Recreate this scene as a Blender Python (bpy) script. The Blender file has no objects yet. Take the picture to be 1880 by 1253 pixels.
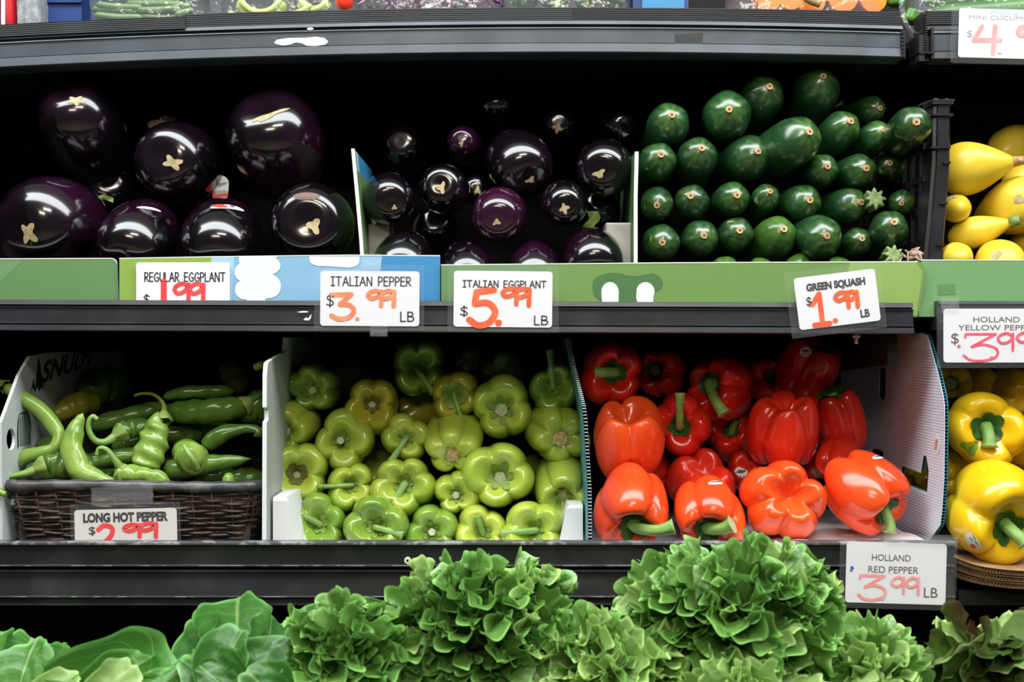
import bpy, math, random
import numpy as np
from mathutils import Vector, Matrix
from mathutils.bvhtree import BVHTree

# ------------------------------------------------------------------ camera, world, lights, exposure
S = bpy.context.scene
COL = S.collection
F, D, CZ = 2250.0, 1.5, 1.30            # focal length in pixels of the 1880 px frame, camera distance, eye height
cam_d = bpy.data.cameras.new('camera'); cam = bpy.data.objects.new('camera', cam_d); COL.objects.link(cam)
cam.location = (0, -D, CZ); cam.rotation_euler = (math.pi/2, 0, 0)
cam_d.sensor_width = 36; cam_d.lens = F/1880*36; cam_d.clip_start = 0.05
cam_d.dof.use_dof = True; cam_d.dof.focus_distance = D + 0.02; cam_d.dof.aperture_fstop = 4.0
S.camera = cam
S.view_settings.view_transform = 'Standard'; S.view_settings.look = 'None'
S.view_settings.gamma = 1; S.view_settings.use_curve_mapping = False
S.view_settings.exposure = 0.0
w = bpy.data.worlds.new('store'); S.world = w; w.use_nodes = True
w.node_tree.nodes['Background'].inputs[0].default_value = (0.92, 0.96, 1.0, 1)
w.node_tree.nodes['Background'].inputs[1].default_value = 0.075

def area(name, loc, sx, sy, power, col, tgt):
    d = bpy.data.lights.new(name, 'AREA'); d.shape = 'RECTANGLE'; d.size = sx; d.size_y = sy
    d.energy = power; d.color = col
    o = bpy.data.objects.new(name, d); COL.objects.link(o); o.location = loc
    o.rotation_euler = (Vector(tgt)-Vector(loc)).to_track_quat('-Z', 'Y').to_euler()
    return o
area('ceiling_lamp', (0.15, -0.95, 3.2), 8.0, 0.90, 245, (0.92, 0.97, 1.0), (0.15, -0.1, 1.2))
area('ceiling_lamp_aisle', (0.4, -2.7, 3.15), 1.3, 0.30, 26, (1.0, 0.95, 0.88), (0.2, 0, 1.2))
area('ceiling_lamp_far', (-0.5, -4.8, 3.15), 1.6, 0.4, 40, (1.0, 0.88, 0.72), (0, 0, 1.2))

# ------------------------------------------------------------------ helpers
rnd = random.Random(11)
def sc(Y): return (Y+D)/F
def P(px, py, Y):
    s = sc(Y); return Vector(((px-940)*s, Y, CZ-(py-626.5)*s))
def onX(px, py, X):                      # point of the upright plane x = X seen at a pixel
    s = X/(px-940); return Vector((X, s*F-D, CZ-(py-626.5)*s))

class MB:
    def __init__(s): s.v=[]; s.n=0; s.q=[]; s.g=[]; s.u=[]
    def add(s, V, quads=None, ngons=None, mi=0, uv=None, sm=True):
        V = np.asarray(V, float).reshape(-1,3)
        if quads is not None and len(quads): s.q.append((np.asarray(quads, int).reshape(-1,4)+s.n, mi, sm))
        for g in ngons or (): s.g.append(([i+s.n for i in g], mi, sm))
        s.v.append(V); s.u.append(np.zeros((len(V),2)) if uv is None else np.asarray(uv,float)); s.n += len(V); return s
    def box(s, a, b, mi=0):
        x0,y0,z0 = a; x1,y1,z1 = b
        s.add([(x0,y0,z0),(x1,y0,z0),(x1,y1,z0),(x0,y1,z0),(x0,y0,z1),(x1,y0,z1),(x1,y1,z1),(x0,y1,z1)],
              [(0,3,2,1),(4,5,6,7),(0,1,5,4),(1,2,6,5),(2,3,7,6),(3,0,4,7)], mi=mi, sm=False); return s
    def tube(s, pts, rad, n=10, cap=True, mi=0, capmi=None, flute=0, nfl=5, wr=None):
        pts = np.asarray(pts, float); m = len(pts); rad = np.broadcast_to(np.asarray(rad,float),(m,))
        T = np.gradient(pts, axis=0); T /= np.linalg.norm(T,axis=1)[:,None]+1e-12
        a = np.array((0,0,1.)) if abs(T[0][2])<.9 else np.array((1.,0,0))
        u = np.cross(T[0],a); u/=np.linalg.norm(u); U=[u]
        for i in range(1,m):
            u = U[-1]-T[i]*np.dot(U[-1],T[i]); U.append(u/(np.linalg.norm(u)+1e-12))
        U=np.array(U); W=np.cross(T,U)
        th=np.linspace(0,2*math.pi,n,endpoint=False)
        f=1+flute*np.cos(nfl*th)
        R=rad[:,None]*f[None,:]
        if wr is not None: R=R*wr(th[None,:],np.linspace(0,1,m)[:,None])
        V=pts[:,None,:]+R[:,:,None]*(np.cos(th)[None,:,None]*U[:,None,:]+np.sin(th)[None,:,None]*W[:,None,:])
        uv=np.stack([np.broadcast_to(th/6.2832,(m,n)),np.broadcast_to(np.linspace(0,1,m)[:,None],(m,n))],-1)
        s.add(V.reshape(-1,3), wrapq(m,n), mi=mi, uv=uv.reshape(-1,2))
        if cap:
            k=s.n-m*n; s.g.append(([k+i for i in range(n)][::-1], mi if capmi is None else capmi, False))
            s.g.append(([k+(m-1)*n+i for i in range(n)], mi if capmi is None else capmi, False))
        return s
    def ribbon(s, pts, wd, y, mi=0):
        # a flat pen stroke in the local x-z plane facing -y, round ends
        pts=np.asarray(pts,float); m=len(pts); T=np.gradient(pts,axis=0) if m>1 else np.array([[1,0.]])
        T/=np.linalg.norm(T,axis=1)[:,None]+1e-12; N=np.stack([-T[:,1],T[:,0]],1)
        L=pts+N*wd/2; R=pts-N*wd/2
        V=[(a[0],y,a[1]) for a in L]+[(a[0],y,a[1]) for a in R]
        s.add(V,[(i,i+1,m+i+1,m+i) for i in range(m-1)],mi=mi,sm=False)
        for e,sg in ((0,-1),(m-1,1)):
            a0=math.atan2(T[e][1],T[e][0])+(math.pi if sg<0 else 0)
            V=[(pts[e][0]+wd/2*math.cos(a0+t),y-.00002,pts[e][1]+wd/2*math.sin(a0+t)) for t in np.linspace(-1.57,1.57,7)]
            s.add(V,ngons=[list(range(7))],mi=mi,sm=False)
        return s
    def build(s, name, mats, parent=None, link=True):
        if not isinstance(mats,(list,tuple)): mats=[mats]
        V=np.concatenate(s.v); U=np.concatenate(s.u)
        loops=[]; starts=[]; mi=[]; sm=[]; k=0
        for q,m,h in s.q:
            loops.append(q.ravel()); starts.append(k+4*np.arange(len(q))); k+=q.size
            mi.append(np.full(len(q),m)); sm.append(np.full(len(q),h))
        for g,m,h in s.g:
            loops.append(np.array(g)); starts.append(np.array([k])); k+=len(g); mi.append(np.array([m])); sm.append(np.array([h]))
        loops=np.concatenate(loops).astype(np.int32); starts=np.concatenate(starts).astype(np.int32)
        me=bpy.data.meshes.new(name)
        me.vertices.add(len(V)); me.vertices.foreach_set('co',V.astype(np.float32).ravel())
        me.loops.add(len(loops)); me.loops.foreach_set('vertex_index',loops)
        me.polygons.add(len(starts)); me.polygons.foreach_set('loop_start',starts)
        me.polygons.foreach_set('material_index',np.concatenate(mi).astype(np.int32))
        me.polygons.foreach_set('use_smooth',np.concatenate(sm).astype(bool))
        uvl=me.uv_layers.new(name='UVMap'); uvl.data.foreach_set('uv',U[loops].astype(np.float32).ravel())
        for m in mats: me.materials.append(m)
        me.update(calc_edges=True); me.validate()
        o=bpy.data.objects.new(name,me)
        if link: COL.objects.link(o)
        if parent is not None: o.parent=parent
        return o

def wrapq(m,n):
    i=np.arange(m-1)[:,None]*n; j=np.arange(n)[None,:]; j2=(j+1)%n
    return np.stack([i+j,i+j2,i+n+j2,i+n+j],-1).reshape(-1,4)
def gridq(m,n):
    i=np.arange(m-1)[:,None]*n; j=np.arange(n-1)[None,:]
    return np.stack([i+j,i+j+1,i+n+j+1,i+n+j],-1).reshape(-1,4)
def cat(pts, per=6):
    p=np.asarray(pts,float)
    if len(p)<3: return np.array([p[0]+(p[-1]-p[0])*t for t in np.linspace(0,1,per+1)])
    q=np.vstack([2*p[0]-p[1],p,2*p[-1]-p[-2]]); out=[]
    for i in range(1,len(q)-2):
        a,b,c,d=q[i-1],q[i],q[i+1],q[i+2]
        for t in np.arange(per)/per:
            out.append(.5*((2*b)+(c-a)*t+(2*a-5*b+4*c-d)*t*t+(3*b-a-3*c+d)*t**3))
    out.append(q[-2]); return np.array(out)
def field(V, seed, freq, k=5):
    r=np.random.RandomState(seed); o=0
    for _ in range(k):
        d=r.normal(size=3); d*=freq*r.uniform(.5,1.4)/np.linalg.norm(d); o=o+np.sin(V@d+r.uniform(0,6.28))
    return o/k
def empty(name, loc=(0,0,0), rot=(0,0,0)):
    o=bpy.data.objects.new(name,None); COL.objects.link(o); o.location=loc; o.rotation_euler=rot; o.empty_display_size=.02; return o
def tag(o, label, cat_, group=None, kind=None):
    o['label']=label; o['category']=cat_
    if group: o['group']=group
    if kind: o['kind']=kind
    return o
def struct(o): o['kind']='structure'; return o
def place(o, loc, axis, roll=0):
    q=Vector(axis).normalized().to_track_quat('Z','Y')
    M=Matrix.Translation(loc)@q.to_matrix().to_4x4()@Matrix.Rotation(roll,4,'Z'); o.matrix_world=M; return M
def prism2d(name, outer, holes, thick, mats, mp, parent=None):
    # flat sheet with holes: 2-D outline (u,v) -> points by mp(u,v,w), w in [-thick/2, thick/2]
    cu=bpy.data.curves.new('sheet','CURVE'); cu.dimensions='2D'; cu.fill_mode='BOTH'; cu.extrude=thick/2
    for ring in [outer]+list(holes):
        sp=cu.splines.new('POLY'); sp.points.add(len(ring)-1); sp.use_cyclic_u=True
        for i,(u,v) in enumerate(ring): sp.points[i].co=(u,v,0,1)
    t=bpy.data.objects.new('sheet',cu); COL.objects.link(t)
    me=bpy.data.meshes.new_from_object(t.evaluated_get(bpy.context.evaluated_depsgraph_get()))
    bpy.data.objects.remove(t); bpy.data.curves.remove(cu)
    for v in me.vertices: v.co=mp(v.co.x,v.co.y,v.co.z)
    me.name=name; me.materials.clear()
    for m in (mats if isinstance(mats,(list,tuple)) else [mats]): me.materials.append(m)
    for p in me.polygons: p.use_smooth=False
    o=bpy.data.objects.new(name,me); COL.objects.link(o)
    if parent is not None: o.parent=parent
    return o
def text_mesh(name, txt, box, y, mat, parent, bold=0.0, shear=0.0, mp=None):
    # printed lettering fitted to box=(x0,z0,x1,z1) of the parent's local x-z plane
    cu=bpy.data.curves.new('t','FONT'); cu.body=txt; cu.size=1; cu.offset=bold; cu.shear=shear; cu.resolution_u=4
    t=bpy.data.objects.new('t',cu); COL.objects.link(t)
    me=bpy.data.meshes.new_from_object(t.evaluated_get(bpy.context.evaluated_depsgraph_get()))
    bpy.data.objects.remove(t); bpy.data.curves.remove(cu)
    n=len(me.vertices); c=np.zeros(n*3); me.vertices.foreach_get('co',c); c=c.reshape(-1,3)
    lo=c.min(0); hi=c.max(0); x0,z0,x1,z1=box
    u=(c[:,0]-lo[0])/(hi[0]-lo[0]); v=(c[:,1]-lo[1])/(hi[1]-lo[1])
    if mp is None: X=np.stack([x0+u*(x1-x0),np.full(n,y),z0+v*(z1-z0)],1)
    else: X=np.array([mp(a,b) for a,b in zip(u,v)])
    me.vertices.foreach_set('co',X.astype(np.float32).ravel()); me.name=name; me.materials.clear(); me.materials.append(mat); me.update()
    o=bpy.data.objects.new(name,me); COL.objects.link(o); o.parent=parent; return o
def decal(o, px, py, rx, ry, name, mat, star=None, ang=0, off=.0005, Yfar=3, n=26, m=4):
    # thin patch that follows o's surface, centred where the sight line through a pixel meets it; rx, ry in metres
    me=o.data; M=o.matrix_world; Mi=M.inverted()
    bvh=BVHTree.FromPolygons([v.co for v in me.vertices],[p.vertices for p in me.polygons])
    c0=Mi@cam.location; d0=(Mi@P(px,py,1.0)-c0).normalized()
    hit,nor,_,_=bvh.ray_cast(c0,d0)
    if hit is None:
        hit,nor,_,_=bvh.find_nearest(Mi@P(px,py,(M.translation).y))
    if nor.dot(d0)>0: nor=-nor
    up=Mi.to_3x3()@Vector((0,0,1)); t1=up.cross(nor).normalized(); t2=nor.cross(t1)
    V=[];
    th=np.linspace(0,2*math.pi,n,endpoint=False)
    for i in range(m+1):
        for t in th:
            f=i/m*(star(t) if star else 1); a=f*rx*math.cos(t); b=f*ry*math.sin(t)
            a,b=a*math.cos(ang)-b*math.sin(ang),a*math.sin(ang)+b*math.cos(ang)
            p=hit+t1*a+t2*b; h,nn,_,_=bvh.ray_cast(p+nor*.015,-nor,.05)
            if h is None: h,nn,_,_=bvh.find_nearest(p)
            V.append(h+nor*off)
    b=MB().add([tuple(v) for v in V],wrapq(m+1,n),uv=[(i/m,j/n) for i in range(m+1) for j in range(n)])
    return b.build(name,mat,o)

# ------------------------------------------------------------------ materials
def nodes(name):
    m=bpy.data.materials.new(name); m.use_nodes=True; nt=m.node_tree; return m,nt,nt.nodes['Principled BSDF']
def ramp(nt,src,stops):
    r=nt.nodes.new('ShaderNodeValToRGB'); e=r.color_ramp.elements
    while len(e)<len(stops): e.new(.5)
    for i,(p,c) in enumerate(stops):
        e[i].position=p; e[i].color=(*c,1) if len(c)==3 else c
    nt.links.new(src,r.inputs[0]); return r.outputs[0]
def mix(nt,fac,a,b):
    n=nt.nodes.new('ShaderNodeMix'); n.data_type='RGBA'
    for s,i in ((fac,0),(a,6),(b,7)):
        if hasattr(s,'is_output'): nt.links.new(s,n.inputs[i])
        else: n.inputs[i].default_value=s if i==0 else (*s,1)
    return n.outputs[2]
def noise(nt,scale,detail=3,coord='Object',dist=0,rough=.5):
    tc=nt.nodes.new('ShaderNodeTexCoord'); n=nt.nodes.new('ShaderNodeTexNoise')
    n.inputs['Scale'].default_value=scale; n.inputs['Detail'].default_value=detail; n.inputs['Distortion'].default_value=dist; n.inputs['Roughness'].default_value=rough
    nt.links.new(tc.outputs[coord],n.inputs['Vector']); return n.outputs[0]
def bump(nt,b,src,strength,dist):
    n=nt.nodes.new('ShaderNodeBump'); n.inputs['Strength'].default_value=strength; n.inputs['Distance'].default_value=dist
    nt.links.new(src,n.inputs['Height']); nt.links.new(n.outputs[0],b.inputs['Normal'])
def vary(nt,col,amount):                   # small per-object hue/brightness difference
    oi=nt.nodes.new('ShaderNodeObjectInfo'); h=nt.nodes.new('ShaderNodeHueSaturation')
    mr=nt.nodes.new('ShaderNodeMapRange'); mr.inputs[3].default_value=1-amount; mr.inputs[4].default_value=1+amount
    nt.links.new(oi.outputs['Random'],mr.inputs[0]); nt.links.new(mr.outputs[0],h.inputs['Value']); nt.links.new(col,h.inputs['Color']); return h.outputs[0]
def skin(name,c1,c2,scale=12,rough=.2,spec=.5,coat=0,lo=.4,hi=.65,bs=0,bd=.001,bscale=60,sss=0,var=.08,extra=None,dist=0):
    m,nt,b=nodes(name)
    c=mix(nt,ramp(nt,noise(nt,scale,3,dist=dist),[(lo,(0,0,0)),(hi,(1,1,1))]),c1,c2)
    if extra: c=extra(nt,c)
    if var: c=vary(nt,c,var)
    nt.links.new(c,b.inputs['Base Color']); b.inputs['Roughness'].default_value=rough
    b.inputs['Specular IOR Level'].default_value=spec
    if coat: b.inputs['Coat Weight'].default_value=coat; b.inputs['Coat Roughness'].default_value=.09
    if sss:
        b.inputs['Subsurface Weight'].default_value=sss; b.inputs['Subsurface Radius'].default_value=(.012,.006,.003); b.inputs['Subsurface Scale'].default_value=.6
    if bs: bump(nt,b,noise(nt,bscale,2),bs,bd)
    return m
def specks(scale,thr,col,amt=1):
    def f(nt,c):
        tc=nt.nodes.new('ShaderNodeTexCoord'); v=nt.nodes.new('ShaderNodeTexVoronoi'); v.inputs['Scale'].default_value=scale
        nt.links.new(tc.outputs['Object'],v.inputs['Vector'])
        r=ramp(nt,v.outputs['Distance'],[(thr*.5,(amt,)*3),(thr,(0,0,0))]); return mix(nt,r,c,col)
    return f
def zuc_extra(nt,c):
    uv=nt.nodes.new('ShaderNodeUVMap'); sx=nt.nodes.new('ShaderNodeSeparateXYZ'); nt.links.new(uv.outputs[0],sx.inputs[0])
    ma=nt.nodes.new('ShaderNodeMath'); ma.operation='MULTIPLY'; ma.inputs[1].default_value=9*2*math.pi; nt.links.new(sx.outputs[0],ma.inputs[0])
    si=nt.nodes.new('ShaderNodeMath'); si.operation='SINE'; nt.links.new(ma.outputs[0],si.inputs[0])
    ad=nt.nodes.new('ShaderNodeMath'); ad.operation='MULTIPLY_ADD'; ad.inputs[1].default_value=.022; nt.links.new(si.outputs[0],ad.inputs[0]); nt.links.new(sx.outputs[1],ad.inputs[2])
    nz=nt.nodes.new('ShaderNodeMath'); nz.operation='MULTIPLY_ADD'; nz.inputs[1].default_value=.16; nt.links.new(noise(nt,45,2),nz.inputs[0]); nt.links.new(ad.outputs[0],nz.inputs[2])
    r=ramp(nt,nz.outputs[0],[(.075,(.45,.45,.45)),(.150,(0,0,0))]); c=mix(nt,r,c,(.09,.20,.03))
    return specks(210,.16,(.05,.13,.035),.7)(nt,c)

M={}
def plain(name,col,rough=.5,metal=0,spec=.5,col2=None,scale=20,lo=.45,hi=.7,bs=0,bscale=80,bd=.001):
    M[name]=skin(name,col,col2 or col,scale,rough,spec,lo=lo,hi=hi,bs=bs,bscale=bscale,bd=bd,var=0); M[name].node_tree.nodes['Principled BSDF'].inputs['Metallic'].default_value=metal; return M[name]
plain('rail_top',(.040,.050,.060),.42,col2=(.080,.095,.110),scale=14,lo=.35,hi=.75)
plain('rail_mid',(.016,.017,.021),.40,col2=(.035,.037,.043),scale=18,lo=.4,hi=.8)
plain('rail_low',(.022,.022,.023),.30,col2=(.055,.055,.058),scale=16,lo=.5,hi=.85)
plain('rail_worn_glint',(.06,.062,.068),.45,col2=(.25,.25,.26),scale=60,lo=.5,hi=.62)  # worn lip of the lower rail; also the painted highlight of its ledges
plain('black',(.010,.010,.009),.7,spec=.2); plain('black_plastic',(.014,.014,.016),.35,col2=(.03,.03,.033),scale=30)
plain('strip',(.030,.034,.038),.55,col2=(.05,.055,.06),scale=10); plain('strip_dark',(.018,.018,.021),.55,col2=(.03,.03,.034),scale=10)
plain('paper_scrap',(.75,.75,.73),.8); plain('card',(.78,.78,.80),.55); plain('card_warm',(.74,.70,.66),.55)
plain('ink',(.045,.035,.04),.6); plain('ink_brown',(.13,.09,.07),.6); plain('ink_grey',(.28,.30,.36),.6)
plain('orange_marker',(.92,.10,.018),.5,col2=(.95,.17,.05),scale=80); plain('orange_light',(.92,.22,.09),.5,col2=(.95,.33,.17),scale=60)
plain('red_marker',(.88,.045,.05),.5,col2=(.9,.10,.10),scale=80); plain('pink_marker',(.86,.075,.14),.5,col2=(.9,.15,.2),scale=60); plain('pink_light',(.93,.30,.30),.5,col2=(.95,.42,.40),scale=60)
plain('blue_pen',(.06,.07,.55),.5); plain('blue_pale',(.35,.55,.78),.6)
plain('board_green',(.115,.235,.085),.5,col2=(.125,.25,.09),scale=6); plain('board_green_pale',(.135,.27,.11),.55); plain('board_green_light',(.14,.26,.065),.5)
plain('board_dark_green',(.06,.155,.045),.5); plain('board_lime',(.24,.38,.06),.5); plain('board_edge',(.72,.75,.66),.7)
plain('board_sky',(.22,.42,.60),.5); plain('board_blue',(.035,.22,.44),.5); plain('board_white',(.72,.76,.82),.5)
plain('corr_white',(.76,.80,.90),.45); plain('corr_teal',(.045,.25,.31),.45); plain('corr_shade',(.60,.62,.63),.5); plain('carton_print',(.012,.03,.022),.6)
plain('carton_grey',(.40,.40,.38),.6); plain('foam',(.74,.75,.74),.85,bs=.3,bscale=300,bd=.0006); plain('pale_block',(.42,.39,.34),.8,col2=(.34,.31,.27),scale=40)
plain('tissue',(.80,.76,.76),.8); plain('kraft',(.36,.21,.09),.8,col2=(.28,.16,.07),scale=40); plain('kraft_dark',(.10,.055,.022),.8)
plain('floor',(.30,.24,.18),.35,col2=(.24,.19,.14),scale=3); plain('ceiling',(.75,.75,.73),.8)
plain('wicker',(.045,.030,.022),.38,col2=(.14,.10,.075),scale=50); plain('wicker_rim',(.05,.05,.052),.33,col2=(.15,.145,.15),scale=35)
plain('steel',(.4,.36,.32),.35,metal=.9); plain('screw_white',(.7,.7,.62),.4)
plain('blue_box',(.008,.035,.16),.45,col2=(.012,.055,.24),scale=9); plain('red_pack',(.60,.012,.02),.35); plain('grey_knit',(.25,.26,.27),.7,col2=(.45,.46,.47),scale=120)
plain('sticker_white',(.80,.79,.78),.45); plain('sticker_red',(.78,.06,.03),.45); plain('sticker_blue',(.03,.08,.42),.45); plain('sticker_print',(.12,.10,.09),.6)
M['eggplant']=skin('eggplant',(.0030,.0018,.0030),(.022,.0030,.017),7,.18,.5,coat=1,lo=.45,hi=.75,bs=.05,bscale=45,bd=.003,var=.2,extra=specks(150,.035,(.22,.20,.20),.5))
M['eggplant_purple']=skin('eggplant_purple',(.010,.0018,.008),(.050,.005,.030),9,.16,.5,coat=.8,lo=.35,hi=.75,bs=.05,bscale=45,bd=.003,extra=specks(150,.04,(.3,.2,.25),.5))
M['scar']=skin('scar',(.52,.42,.24),(.36,.27,.13),120,.7,.3,var=0)
M['zucchini']=skin('zucchini',(.006,.036,.011),(.016,.066,.016),16,.28,.8,coat=.4,lo=.35,hi=.7,bs=.06,bscale=70,bd=.002,var=.25,extra=zuc_extra)
M['zucchini_pale']=skin('zucchini_pale',(.020,.075,.012),(.055,.14,.018),12,.25,.5,coat=.15,lo=.4,hi=.65,bs=.06,bscale=70,bd=.002,extra=zuc_extra)
M['cut_stem']=skin('cut_stem',(.60,.40,.20),(.38,.20,.08),220,.7,.3,var=.2); M['cut_core']=skin('cut_core',(.20,.10,.04),(.10,.05,.02),200,.8,.2)
M['pale_spot']=skin('pale_spot',(.22,.30,.10),(.14,.22,.06),200,.5)
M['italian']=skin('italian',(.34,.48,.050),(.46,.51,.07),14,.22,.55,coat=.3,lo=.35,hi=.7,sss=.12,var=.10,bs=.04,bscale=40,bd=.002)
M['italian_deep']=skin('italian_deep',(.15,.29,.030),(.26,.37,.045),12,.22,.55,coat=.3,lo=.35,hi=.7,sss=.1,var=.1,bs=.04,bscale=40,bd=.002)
M['italian_yellow']=skin('italian_yellow',(.30,.33,.022),(.42,.34,.03),12,.22,.55,coat=.3,lo=.35,hi=.7,sss=.1,var=.1)
M['stem_green']=skin('stem_green',(.17,.33,.06),(.28,.42,.12),40,.45,.4,var=.1,bs=.2,bscale=120); M['stem_dark']=skin('stem_dark',(.035,.12,.022),(.07,.19,.04),40,.4,.4,var=.1,bs=.25,bscale=90)
M['calyx']=skin('calyx',(.19,.30,.06),(.28,.37,.09),60,.5,.4,bs=.3,bscale=120); M['calyx_dark']=skin('calyx_dark',(.022,.085,.014),(.05,.14,.025),45,.38,.4,bs=.4,bscale=80); M['calyx_brown']=skin('calyx_brown',(.13,.16,.03),(.15,.10,.03),80,.6,.3)
M['stem_cut']=skin('stem_cut',(.50,.52,.32),(.36,.40,.20),150,.7,.3)
M['red']=skin('red',(.62,.013,.008),(.72,.035,.010),10,.2,.5,coat=.2,lo=.35,hi=.7,sss=.15,var=.06,bs=.03,bscale=35,bd=.002)
M['red_lit']=skin('red_lit',(.80,.060,.011),(.85,.100,.015),8,.2,.5,coat=.2,lo=.35,hi=.7,sss=.15,var=.05,bs=.03,bscale=35,bd=.002)  # lit copy of the red skin, orange of strong light put into the colour
M['yellow']=skin('yellow',(.86,.52,.008),(.90,.60,.015),10,.2,.5,coat=.2,sss=.12,var=.05,bs=.03,bscale=35,bd=.002)
M['yellow_squash']=skin('yellow_squash',(.72,.50,.028),(.80,.60,.05),14,.33,.5,var=.08,bs=.05,bscale=60,bd=.002,extra=specks(120,.05,(.85,.75,.35),.4))
M['hot']=skin('hot',(.055,.135,.016),(.105,.20,.028),16,.2,.5,coat=.15,lo=.35,hi=.7,var=.2,bs=.12,bscale=40,bd=.004)
M['hot_light']=skin('hot_light',(.15,.28,.035),(.25,.37,.07),16,.2,.5,coat=.15,lo=.35,hi=.7,var=.1,bs=.15,bscale=45,bd=.004)
M['hot_olive']=skin('hot_olive',(.16,.19,.012),(.25,.24,.02),10,.3,.5,var=.1)
M['hot_wrinkled']=skin('hot_wrinkled',(.17,.31,.04),(.29,.41,.085),22,.22,.5,coat=.1,lo=.35,hi=.7,bs=.5,bscale=55,bd=.004,dist=1)
M['bean']=skin('bean',(.10,.20,.06),(.16,.28,.10),30,.35,.5,var=.2); M['carrot']=skin('carrot',(.85,.22,.01),(.90,.30,.02),20,.4,.5); M['ginger']=skin('ginger',(.45,.32,.14),(.30,.20,.08),40,.7)
M['cabbage']=skin('cabbage',(.10,.012,.07),(.55,.42,.52),60,.35,.5,lo=.5,hi=.58); M['broccoli']=skin('broccoli',(.05,.11,.035),(.12,.20,.08),160,.8,.3,bs=1,bscale=350,bd=.003)
M['cucumber']=skin('cucumber',(.03,.13,.012),(.10,.25,.03),16,.3,.5,var=.15); M['slice_flesh']=skin('slice_flesh',(.45,.60,.14),(.55,.66,.25),40,.35); M['tomato']=skin('tomato',(.72,.025,.01),(.8,.05,.02),20,.15,.5)
M['net']=skin('net',(.50,.36,.28),(.35,.22,.16),100,.8)

def clear(name,gloss,rough,tint=(1,1,1),haze=0,bs=0,bscale=40):
    m,nt,b=nodes(name); nt.nodes.remove(b); out=nt.nodes['Material Output']
    t=nt.nodes.new('ShaderNodeBsdfTransparent'); t.inputs[0].default_value=(*tint,1)
    g=nt.nodes.new('ShaderNodeBsdfGlossy'); g.inputs['Roughness'].default_value=rough
    lw=nt.nodes.new('ShaderNodeLayerWeight'); lw.inputs[0].default_value=.5
    pw=nt.nodes.new('ShaderNodeMath'); pw.operation='POWER'; pw.inputs[1].default_value=4; nt.links.new(lw.outputs['Facing'],pw.inputs[0])
    ma=nt.nodes.new('ShaderNodeMath'); ma.operation='MULTIPLY_ADD'; ma.inputs[1].default_value=.45; ma.inputs[2].default_value=gloss; nt.links.new(pw.outputs[0],ma.inputs[0]); ma.use_clamp=True
    mx=nt.nodes.new('ShaderNodeMixShader'); nt.links.new(ma.outputs[0],mx.inputs[0]); nt.links.new(t.outputs[0],mx.inputs[1]); nt.links.new(g.outputs[0],mx.inputs[2])
    last=mx.outputs[0]
    if haze:
        d=nt.nodes.new('ShaderNodeBsdfDiffuse'); d.inputs[0].default_value=(.85,.88,.9,1); m2=nt.nodes.new('ShaderNodeMixShader'); m2.inputs[0].default_value=haze
        nt.links.new(last,m2.inputs[1]); nt.links.new(d.outputs[0],m2.inputs[2]); last=m2.outputs[0]
    if bs:
        bn=nt.nodes.new('ShaderNodeBump'); bn.inputs['Strength'].default_value=bs; bn.inputs['Distance'].default_value=.01
        nt.links.new(noise(nt,bscale,2),bn.inputs['Height']); nt.links.new(bn.outputs[0],g.inputs['Normal'])
    nt.links.new(last,out.inputs[0]); return m
M['sleeve']=clear('sleeve',.006,.12,haze=.012); M['tape']=clear('tape',.02,.25,haze=.10,bs=.3,bscale=150); M['film']=clear('film',.07,.12,haze=.07,bs=.8,bscale=45)

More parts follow.
